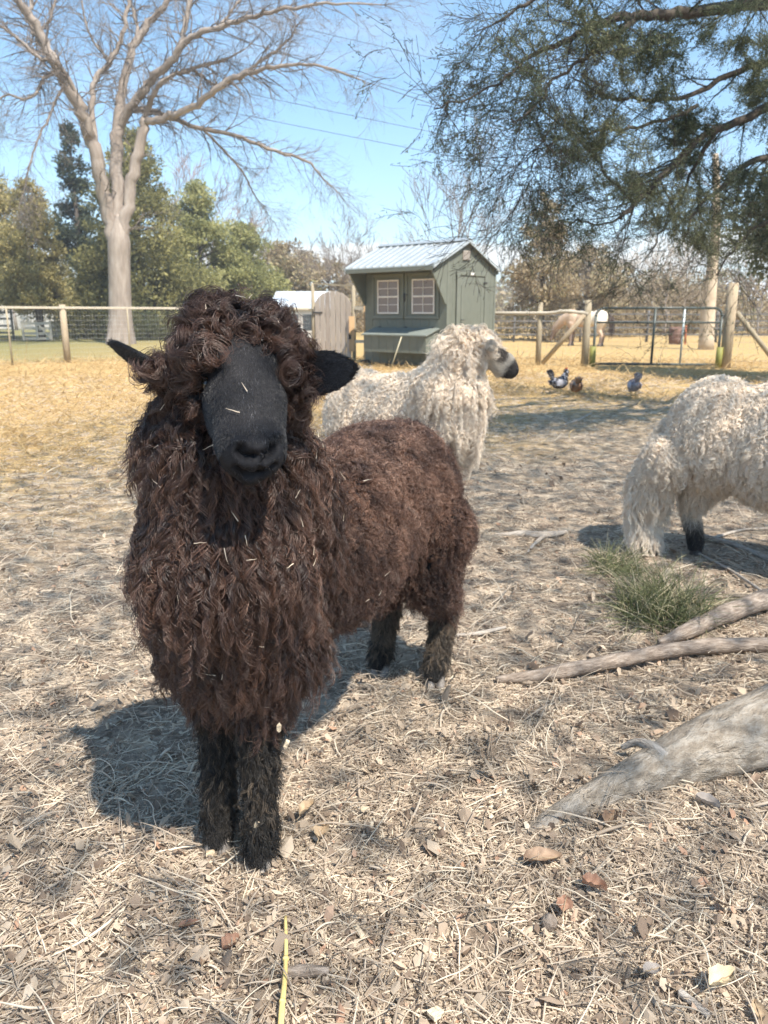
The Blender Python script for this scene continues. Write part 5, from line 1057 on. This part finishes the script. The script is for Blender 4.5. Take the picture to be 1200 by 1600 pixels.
# the big bare tree: its limbs follow the photograph, its twigs are grown
def big_tree():
    Y0=29.0; base=W(188,531,Y0); base[2]=0; t=empty('bare_tree',tuple(base),'big bare spreading tree with a forked smooth grey trunk on the left','tree')
    px=lambda r: r*Y0/1200*1.0
    L=[ # (points px,py,dY), radii px
     ([(188,545,0),(188,500,0),(187,450,0),(186,405,0),(186,372,0),(185,335,0)],[21,18.5,17,17,16,5]),
     ([(180,380,0),(170,335,0),(160,290,-.2),(150,245,-.4),(137,200,-.6),(124,165,-.8),(103,130,-1),(75,80,-1.3),(50,32,-1.6),(25,0,-2),(-5,-30,-2.3)],[15,14.5,13.5,13,12,12,10.5,9,8,6.5,5]),
     ([(188,372,0),(185,310,.3),(182,250,.5),(185,190,.6),(190,150,.8),(203,85,1),(228,42,1.2),(258,8,1.4),(280,-25,1.6)],[16,14,12.5,12,9.5,8,6.5,5.5,4]),
     ([(190,375,0),(199,325,.1),(208,275,.2),(219,225,.2),(228,185,.2)],[13,12,11.5,10.5,9]),
     ([(228,190,.2),(258,182,0),(300,168,-.3),(330,145,-.6),(370,120,-.9),(408,110,-1.2),(450,102,-1.5),(500,102,-1.8),(565,125,-2)],[8,7,6.5,6,5.5,4,3,2.2,1]),
     ([(186,200,.6),(205,165,.4),(222,145,.2),(240,120,0),(273,87,-.3),(292,62,-.5),(340,43,-.8),(400,24,-1.2),(450,13,-1.5),(520,5,-1.8),(600,8,-2)],[9,8.5,8.5,8,7,6,5,4,3.2,2.2,1]),
     ([(280,80,-.3),(290,40,-.3),(298,0,-.2),(304,-30,0)],[5.5,5,4.5,4]),
     ([(195,178,.6),(222,172,.9),(262,182,1.2),(310,200,1.5),(370,212,1.8),(430,236,2),(480,252,2.3),(508,282,2.5),(528,300,2.6)],[6,6,5,4.5,4,3.5,2.6,1.8,1]),
     ([(318,203,1.5),(350,235,1.6),(380,270,1.7),(398,305,1.8),(410,320,1.8)],[3,2.4,2,1.5,.8]),
     ([(225,185,.2),(238,150,0),(260,125,-.1),(300,108,-.2),(345,96,-.4),(385,75,-.5)],[5,5,4.5,3.5,2.5,1.2]),
     ([(270,115,-.1),(300,110,0),(322,125,.3),(345,137,.3)],[3,3,3,2.5]),
     ([(330,140,-.6),(380,112,-.8),(420,88,-1),(452,62,-1.1),(462,42,-1.2)],[3.5,3.2,2.8,2.2,1.2]),
     ([(156,262,-.2),(148,215,.2),(142,165,.4),(148,125,.6),(172,98,.8),(188,60,1),(200,10,1.2),(206,-25,1.3)],[7,6,5.5,5.5,5,4.5,4,3.5]),
     ([(145,225,-.5),(120,150,-.9),(95,105,-1.4),(60,90,-1.8),(28,60,-2.1),(-10,35,-2.4)],[5.5,4.5,4,3.5,3,2]),
     ([(105,128,-1),(85,112,-1),(68,125,-1.2),(45,155,-1.5),(10,148,-1.8),(-25,170,-2)],[4,3.5,3,2.5,2,1.4]),
     ([(70,75,-1.3),(48,45,-1.2),(50,10,-1),(45,-30,-.8)],[5,4.5,4,3.2]),
     ([(82,90,-1.2),(60,60,-.8),(80,25,-.4),(90,-20,0)],[4.5,3.5,3,2.4]),
     ([(205,85,1),(215,50,1.2),(208,20,1.4),(200,-25,1.6)],[4,3.4,3,2.4]),
     ([(100,120,-1.1),(82,170,-1.5),(60,215,-1.8),(45,262,-2),(38,300,-2)],[3,2.4,2,1.6,1]),
     ([(340,43,-.8),(360,20,-.6),(380,-10,-.4)],[3,2.5,2]),
     ([(175,100,.8),(150,70,.9),(135,40,1),(128,0,1)],[3,2.5,2,1.5]),
    ]
    out={}
    for i,(pts,rad) in enumerate(L):
        P=[W(x,y,Y0+dy) for x,y,dy in pts]
        if i==0: P[0][2]=-.1
        Q=smooth_path(np.c_[P,px(np.array(rad,float)*(.72 if i else .95))],len(P)*4)
        if i: Q[2:-1,:3]+=rng.normal(0,.035,Q[2:-1,:3].shape)*np.minimum(1,Q[2:-1,3:4]*12)
        mb=MB(); mb.tube(Q[:,:3],np.maximum(Q[:,3],.008),16 if rad[0]>9 else 8)
        if i==0:
            V=mb.V[-1]; fl=np.clip(1-V[:,2]/1.2,0,1)**2; c_=base; V[:,:2]=c_[:2]+(V[:,:2]-c_[:2])*(1+fl[:,None]*(.15+.12*np.sin(np.arctan2(V[:,1]-c_[1],V[:,0]-c_[0])*5))[:,None])
        mb.build('trunk' if i in (0,) else 'limb',m_bark1,t)
        if i==0: continue
        mr=px(max(rad)); n=len(Q)
        # twigs grow all along the thinner limbs
        for k in range(n-1):
            rr=Q[k,3]
            for rep in range(2 if rr<px(4) else (1 if rr<px(8) else (1 if random.random()<.35 else 0))):
                b=Vector(Q[k,:3].tolist()).lerp(Vector(Q[k+1,:3].tolist()),random.random()); ax=(Vector(Q[k+1,:3].tolist())-Vector(Q[k,:3].tolist())).normalized()
                s=ax.cross(rvec()).normalized(); a=random.uniform(.5,1.1); nd=ax*math.cos(a)+s*math.sin(a)
                grow(out,b,nd,random.uniform(.7,1.5),max(.010,min(rr*.45,.035)),0,2,.32,-.02,(.4,1.0),(3,4),5,.6)
        e=Vector(Q[-1,:3].tolist()); ax=(e-Vector(Q[-3,:3].tolist())).normalized()
        for rep in range(4): grow(out,e,(ax+rvec()*.4).normalized(),random.uniform(.8,1.5),.016,0,2,.3,-.02,(.35,.9),(3,5),5,.62)
    build_twigs(out,'twig_crown',m_twig,t,3,.8,'stuff',.0034)
big_tree()

# bare background trees
def bare_tree(px,pyb,Y,h,spr,label,m=m_twig,rs=1.0,seed=0,lv=4,group='bare trees in the background',pale=None):
    random.seed(seed); p=W(px,pyb,Y); p[2]=0; t=empty('bare_tree',tuple(p),label,'tree',group); out={}; base=Vector(p.tolist()); tr=.011*h
    P=[base+Vector((random.gauss(0,.01*h)*i,random.gauss(0,.01*h)*i,h*.115*i)) for i in range(5)]
    mb=MB(); mb.tube([tuple(v) for v in P],[tr*1.3,tr,tr*.9,tr*.8,tr*.6],9); mb.build('trunk',pale or m_bark1,t)
    for k in range(11):
        a=k*2.4+random.uniform(-.4,.4); el=random.uniform(.5,1.3)*spr; j=1.2+2.8*k/10; i=min(int(j),3); b=P[i].lerp(P[i+1],j-i)
        grow(out,b,Vector((math.cos(a)*math.cos(el),math.sin(a)*math.cos(el),math.sin(el))),h*random.uniform(.34,.50),tr*.5,1,lv,.2,.05,(.3,.7),(3,5),6,.6)
    build_twigs(out,'twig_crown',m,t,3,rs,'stuff',.00022*Y); return t
bare_tree(708,505,38,8.6,1.05,'bare fan shaped tree rising behind the coop roof',seed=3)
bare_tree(545,505,42,5.6,1.0,'low bare rounded tree just left of the coop roof',seed=5)
bare_tree(310,500,50,9.2,1.25,'tall bare reddish tree behind the left conifers',mat('reddish twigs',[(.3,(.30,.20,.17)),(.7,(.42,.31,.27))]),seed=6)
bare_tree(385,500,52,7.0,1.2,'bare reddish tree between the light green conifers and the head of the brown sheep',mat('pinkish twigs',[(.3,(.32,.22,.18)),(.7,(.44,.33,.28))]),seed=8)
bare_tree(940,505,42,4.6,.8,'scrubby bare tree beyond the left half of the gate',seed=9,m=mat('tan twigs',[(.3,(.30,.24,.18)),(.7,(.44,.37,.29))]))
bare_tree(1040,505,40,4.4,.8,'scrubby bare tree behind the dark gate upright',seed=12,m=mat('tan twigs',[(.3,(.30,.24,.18)),(.7,(.44,.37,.29))]))
bare_tree(1185,505,38,4.6,.9,'bare tree at the right edge behind the gatepost',seed=14)
bare_tree(25,505,55,8.5,1.1,'bare tree behind the golden juniper at the far left',seed=16)
# slender pale trunk standing beyond the gate
def slender():
    p=W(1104,538,24.5); p[2]=0; t=empty('slender_tree',tuple(p),'slender pale trunked tree standing beyond the right end of the gate','tree'); P=[p,W(1107,480,24.5),W(1112,430,24.5),W(1117,380,24.5),W(1120,320,24.5),W(1118,240,24.5)]; P[0][2]=-.05
    mb=MB(); mb.tube(smooth_path(P,16),np.linspace(.24,.08,16),12); mb.build('trunk',mat('pale tan bark',[(.3,(.40,.32,.23)),(.7,(.55,.46,.35))],scale=3,coord='tuv',rough=.9,bump=.5),t); out={}
    for k in range(14):
        b=Vector(P[3].tolist()).lerp(Vector(P[5].tolist()),random.random()); grow(out,b,(rvec()+Vector((0,0,.6))).normalized(),1.0,.02,1,3,.25,.05)
    build_twigs(out,'twig_crown',m_twig,t,3,1,'stuff',.004)
random.seed(21); slender()

# evergreens: many small sprays in clumps over a limbed trunk
def sprays(C, Rr, n, s, tint, flat=.8, rad_out=None):
    """C (k,3) clump centres, Rr (k,) radii, n leaf faces in all"""
    w=Rr**2/np.sum(Rr**2); i=rng.choice(len(C),n,p=w); v=unit(rng.normal(0,1,(n,3))); rr=rng.random(n)**.5; P=C[i]+v*(Rr[i]*rr)[:,None]*np.array((1,1,flat))
    d=unit(v+.7*rng.normal(0,1,(n,3))+np.array((0,0,.25))); e=unit(np.cross(d,rng.normal(0,1,(n,3)))); L=s*np.exp(rng.normal(0,.3,n))[:,None]; w_=L*.28
    V=np.stack([P-d*L*.5,P+e*w_,P+d*L*.5,P-e*w_*.9],1).reshape(-1,3); b=np.arange(n)*4
    tt=np.clip(tint[i]+rng.normal(0,.13,n),0,1); return V,np.stack([b,b+1,b+2,b+3],-1),np.repeat(tt,4)
m_ev={'gold':leaf_mat('golden olive juniper sprays',[(0,(.15,.14,.07)),(.4,(.31,.275,.13)),(.75,(.47,.40,.18)),(1,(.58,.50,.25))],.4),
      'dark':leaf_mat('dark blue green sprays',[(0,(.035,.048,.035)),(.5,(.075,.095,.062)),(1,(.14,.16,.10))],.4),
      'olive':leaf_mat('olive green sprays',[(0,(.11,.115,.055)),(.45,(.24,.23,.10)),(.8,(.37,.34,.14)),(1,(.46,.42,.19))],.4),
      'light':leaf_mat('light yellow green sprays',[(0,(.17,.18,.08)),(.5,(.35,.35,.15)),(1,(.50,.48,.23))],.45),
      'tan':leaf_mat('tan and olive winter foliage',[(0,(.20,.16,.105)),(.4,(.36,.29,.19)),(.7,(.46,.38,.25)),(1,(.40,.38,.20))],.4),
      'near':leaf_mat('grey green juniper sprays',[(0,(.075,.095,.06)),(.4,(.15,.172,.108)),(.75,(.24,.255,.155)),(1,(.38,.36,.20))],.5)}
def evergreen(px, Y, top_py, wpx, kind, label, n=9000, prof=None, trunk=True, seed=0, low=.06, s=None, cl=150, cat='tree', lean=0):
    global rng
    rs_=np.random.default_rng(seed+100); p=W(px,500,Y)*(1,1,0); top=W(px,top_py,Y)[2]; rw=wpx/1200*Y*.5
    t=empty('evergreen_tree',tuple(p),label,cat,'evergreens behind the paddock')
    prof=prof or (lambda h:(1-h)**.75*(1-.25*math.exp(-h*14)))
    C=[];Rr=[];T=[]
    for k in range(cl):
        h=rs_.random()**1.15*(1-low)+low; r=rw*prof(h)*(.30+.62*rs_.random()**.5)*(1+.22*math.sin(h*23+k)); a=rs_.uniform(0,6.28)
        C.append(p+(math.cos(a)*r+lean*h,math.sin(a)*r,h*top*.985)); Rr.append((.16+.20*rs_.random())*rw*(.5+.6*prof(h))); T.append(rs_.uniform(.2,.8))
    C=np.array(C);Rr=np.array(Rr);T=np.array(T)
    V,Fq,tt=sprays(C,Rr,int(n*1.35),s or .0072*Y*.5,T,.75); mb=MB(); mb.add(V,Fq,tt); o=mb.build('crown',m_ev[kind],t,smooth=False); o['kind']='stuff'
    mb=MB(); hh=top*.8; mb.tube([tuple(p-(0,0,.05)),tuple(p+(0,0,hh*.5)),tuple(p+(0,0,hh))],[.02*top+.05,.014*top+.03,.03],9)
    for k in range(0,cl,3): 
        c=C[k]; b=p+(0,0,c[2]*.86); mb.tube([tuple(b),tuple(c)],[.035,.012],5)
    mb.build('trunk',m_twigd,t); return t
evergreen(-20,36,215,230,'gold','golden olive juniper at the left edge of the frame',30000,lambda h:(1-h)**.45,seed=1,low=.14)
evergreen(62,33,280,125,'gold','smaller golden juniper just left of the dark one',17000,lambda h:(1-h)**.45*.95,seed=2,low=.22,cl=110)
evergreen(135,40,190,130,'dark','dark thin topped evergreen left of the big bare trunk',20000,lambda h:(1-h)**.55*(.55+.45*math.sin(h*9)**2),seed=3,low=.05,cl=120)
evergreen(225,37,200,220,'olive','tall olive cone shaped evergreen behind the big bare trunk',42000,lambda h:(1-h)**.7,seed=4,low=.03,cl=230)
evergreen(318,41,285,165,'light','pale green evergreen right of the olive cone',24000,lambda h:(1-h)**.6,seed=5)
evergreen(385,43,352,165,'light','low rounded light green evergreen behind the sheep\'s topknot',20000,lambda h:(1-h)**.4,seed=6,cl=110)
evergreen(455,50,380,150,'tan','tan winter tree behind the white roofed building',12000,lambda h:(1-h)**.4,seed=7,cl=100)
evergreen(515,50,405,130,'tan','small tan winter tree behind the plank gate',9000,lambda h:(1-h)**.4,seed=8,cl=90)
evergreen(845,33,305,165,'tan','tall tan and olive tree right of the coop',13000,lambda h:(1-h)**.5*(.75+.25*math.sin(h*17)),seed=9,low=.05,cl=120)
evergreen(915,40,385,170,'tan','tan winter tree behind the fence brace',10000,lambda h:(1-h)**.45,seed=10,cl=100)
evergreen(1010,47,425,190,'tan','low tan thicket tree behind the gate',9000,lambda h:(1-h)**.35,seed=11,cl=100)
evergreen(1130,46,425,210,'tan','low tan thicket tree behind the gatepost',9000,lambda h:(1-h)**.35,seed=12,cl=100)
evergreen(610,56,435,120,'tan','low tan tree hidden behind the coop',6000,lambda h:(1-h)**.35,seed=13,cl=80)
# far wood closing the view: reads as one mass
def far_wood():
    C=[];Rr=[];T=[]
    for k in range(900):
        a=rng.uniform(-1.0,1.0); d=rng.uniform(85,120); h=rng.random()**.8*(4.2+1.6*math.sin(a*9)+1.0*math.sin(a*31)); C.append((d*math.sin(a),d*math.cos(a),h)); Rr.append(rng.uniform(1.0,2.0)); T.append(rng.random())
    V,Fq,tt=sprays(np.array(C),np.array(Rr),60000,.55,np.array(T)); mb=MB(); mb.add(V,Fq,tt); tag(mb.build('far_wood',m_ev['tan'],smooth=False),'distant brown winter wood along the horizon','wood',kind='stuff')
far_wood()

# the near evergreen whose boughs hang in from the right
def near_conifer():
    random.seed(5); tb=np.array((5.1,7.2,0)); t=empty('juniper_tree',tuple(tb),'spreading juniper whose boughs hang in from the upper right','tree')
    mb=MB(); log(mb,[tb-(0,0,.1),tb+(.05,0,1.5),tb+(-.1,.1,3.5),tb+(.1,0,6.5),tb+(0,0,9.5)],[.30,.24,.19,.12,.04],16,40,.05); mb.build('trunk',m_twigd,t)
    Ls=[ # points (px,py,Y), radii m
     ([(1330,30,6.9),(1200,5,6.5),(1100,18,6.2),(1025,22,6.0),(970,28,5.9),(925,43,5.8),(880,64,5.7),(825,90,5.6),(795,118,5.5),(740,150,5.4),(680,170,5.3)],[.075,.060,.050,.043,.038,.030,.024,.017,.011,.008,.005]),
     ([(1000,24,6.0),(940,75,5.7),(905,100,5.6),(860,130,5.5),(845,160,5.4),(800,190,5.3)],[.028,.018,.014,.011,.008,.005]),
     ([(1330,140,7.0),(1220,160,6.8),(1160,188,6.7),(1110,205,6.6),(1070,235,6.5),(1040,272,6.4),(1005,305,6.3),(968,342,6.2)],[.06,.050,.042,.036,.032,.030,.026,.016]),
     ([(990,315,6.25),(960,285,6.2),(930,245,6.1),(890,205,6.0),(850,172,5.9),(825,148,5.8)],[.016,.013,.012,.010,.008,.004]),
     ([(985,330,6.2),(945,350,6.1),(900,345,6.0),(875,352,5.9)],[.013,.010,.008,.005]),
     ([(1330,90,6.9),(1230,95,6.7),(1150,110,6.6),(1080,150,6.4),(1000,155,6.2),(950,150,6.1),(890,120,6.0)],[.05,.040,.030,.022,.016,.012,.005]),
     ([(1330,260,7.2),(1240,240,7.0),(1180,250,6.9),(1130,290,6.8),(1085,330,6.7),(1075,355,6.6),(1070,375,6.5)],[.05,.040,.032,.024,.016,.010,.005]),
     ([(1090,165,6.4),(1030,190,6.3),(985,200,6.2),(940,205,6.1),(885,212,6.0),(830,240,5.9),(770,250,5.8)],[.02,.016,.014,.012,.009,.006,.003]),
     ([(1330,-60,6.5),(1180,-50,6.2),(1050,-60,5.9),(940,-40,5.8),(850,-10,5.6),(790,25,5.5),(745,50,5.4)],[.06,.045,.036,.028,.018,.010,.004]),
     ([(1330,330,7.4),(1250,330,7.2),(1190,350,7.1),(1150,385,7.0),(1120,430,6.9)],[.04,.032,.024,.016,.006]),
     ([(1120,205,6.6),(1085,260,6.7),(1060,320,6.8),(1035,360,6.7),(1020,395,6.7)],[.022,.017,.013,.009,.004]),
     ([(870,185,5.95),(850,215,5.9),(835,250,5.9),(825,290,5.9),(800,330,5.8),(785,365,5.8)],[.008,.007,.006,.005,.004,.002]),
    ]
    out={}; C=[];
    for i,(pts,rad) in enumerate(Ls):
        P=[W(*p) for p in pts]
        if pts[0][0]>1300: P=[tb+np.array((0,0,P[0][2]-.35))]+P; rad=[rad[0]*1.1]+list(rad)
        Q=smooth_path(np.c_[P,np.array(rad)*.8],len(P)*4); Q[2:-1,:3]+=rng.normal(0,.008,Q[2:-1,:3].shape)
        mb=MB(); mb.tube(Q[:,:3],np.maximum(Q[:,3],.003),9); mb.build('bough',m_twigd,t)
        for k in range(2,len(Q)-1):
            if rng.random()<(.95 if Q[k,3]<.035 else .6):
                ax=Vector((Q[k+1,:3]-Q[k-1,:3]).tolist()).normalized(); s=ax.cross(rvec()).normalized(); a=random.uniform(.6,1.2); nd=ax*math.cos(a)+s*math.sin(a)+Vector((0,0,-.12))
                grow(out,Vector(Q[k,:3].tolist()),nd,random.uniform(.28,.62),max(.0035,min(Q[k,3]*.4,.009)),0,2,.28,-.02,(.4,.9),(3,5),5,.58)
    # the part of the crown above and right of the view, which shades the foreground
    for k in range(70):
        h=random.uniform(3.4,8.8); a=random.uniform(0,6.28) if k%3 else random.uniform(2.6,5.2); rr=(4.6*(1-(h-2.6)/7.5)**.6); b=Vector((tb[0],tb[1],h)); d=Vector((math.cos(a),math.sin(a),random.uniform(-.15,.25)))
        q=b+d*rr*.98
        if (q.x/max(q.y,.1)<.52) and q.z<1.05+.33*q.y: continue
        mb_pts=[b,b+d*rr*.5+Vector((0,0,.1)),q]; out.setdefault(2,[]).append((mb_pts,[.03,.02,.008]))
        for j in range(4):
            f=random.uniform(.35,1); grow(out,b+d*rr*f,(d+rvec()*.7).normalized(),random.uniform(.4,.8),.008,1,2,.28,0,(.4,.9),(3,4),4,.6)
    build_twigs(out,'twig_crown',m_twigd,t,3,1,'stuff',.0016)
    # foliage hugs the twigs
    B=[];D=[];Wt=[]
    for K,l in out.items():
        for pts,r in l:
            if r[0]>.02: continue
            for a,b in zip(pts[:-1],pts[1:]): B.append(tuple(a)); D.append(tuple(b-a))
    B=np.array(B);D=np.array(D); ln=np.linalg.norm(D,axis=1)
    # denser towards the tree, sparse at the tips of the boughs; clumped
    vis=(B[:,2]<1.05+.36*B[:,1])
    dens=np.where(vis,np.clip((B[:,0]-.35)/2.2,.17,1.9),.03)*np.clip((B[:,2]-1.3)/1.3+.10,.10,1)*(.35+1.3*(np.sin(B[:,0]*5.1+B[:,2]*3)*np.sin(B[:,2]*6.3-B[:,1]*2)>-.15))
    w=ln*dens; n=160000; i=rng.choice(len(B),n,p=w/w.sum()); up_=(~vis[i])[:,None]; P=B[i]+D[i]*rng.random((n,1))+rng.normal(0,1,(n,3))*np.where(up_,.05,.016)
    d=unit(unit(D[i])*.8+rng.normal(0,.55,(n,3))); e=unit(np.cross(d,rng.normal(0,1,(n,3)))); L=.029*np.exp(rng.normal(0,.3,n))[:,None]*np.where(up_,1.5,1); wd=np.where(up_,.013,.0032)
    V=np.stack([P-d*L*.4-e*wd*.5,P+e*wd,P+d*L*.6,P-e*wd*.8],1).reshape(-1,3); b=np.arange(n)*4
    tt=np.clip(.35+.3*np.sin(P[:,0]*3+P[:,2]*4)+rng.normal(0,.18,n),0,1); mb=MB(); mb.add(V,np.stack([b,b+1,b+2,b+3],-1),np.repeat(tt,4))
    # unseen upper foliage, added and shaped to thin the sun over the foreground
    n=42000; v=unit(rng.normal(0,1,(n,3)))*(rng.random((n,1))**.4); P=np.array((2.7,2.0,5.7))+v*np.array((4.6,5.2,2.0))
    P=P[(P[:,2]>1.3+.42*np.maximum(P[:,1],0))|(P[:,0]>.9+.62*np.maximum(P[:,1],0))]; n=len(P); d=unit(rng.normal(0,1,(n,3))*(1,1,.5)); e=unit(np.cross(d,rng.normal(0,1,(n,3)))); L=.08*np.exp(rng.normal(0,.25,n))[:,None]
    V=np.stack([P-d*L*.5,P+e*.014,P+d*L*.5,P-e*.013],1).reshape(-1,3); b=np.arange(n)*4; mb.add(V,np.stack([b,b+1,b+2,b+3],-1),np.repeat(rng.random(n),4))
    o=mb.build('crown',m_ev['near'],t,smooth=False); o['kind']='stuff'
near_conifer()
def second_juniper():
    t=evergreen(1300,12.5,-140,300,'near','dense dark juniper hanging low at the right edge in front of the field',42000,lambda h:(1-h)**.4*(.6+.4*min(1,h*5)),seed=30,low=.27,s=.075,cl=260)
second_juniper()

# ------------------------------------------------------------------ air
def haze(dens):
    m=bpy.data.materials.new('haze'); m.use_nodes=True; nt=m.node_tree; nt.nodes.remove(nt.nodes['Principled BSDF'])
    v=nt.nodes.new('ShaderNodeVolumePrincipled'); v.inputs['Color'].default_value=(.93,.94,.95,1); v.inputs['Density'].default_value=dens; v.inputs['Anisotropy'].default_value=.35
    nt.links.new(v.outputs[0],nt.nodes['Material Output'].inputs['Volume'])
    mb=MB(); mb.box((0,270,8.5),(860,680,19)); o=mb.build('haze',m,smooth=False); tag(o,'thin pale haze over the whole paddock',kind='stuff')
haze(.0024)
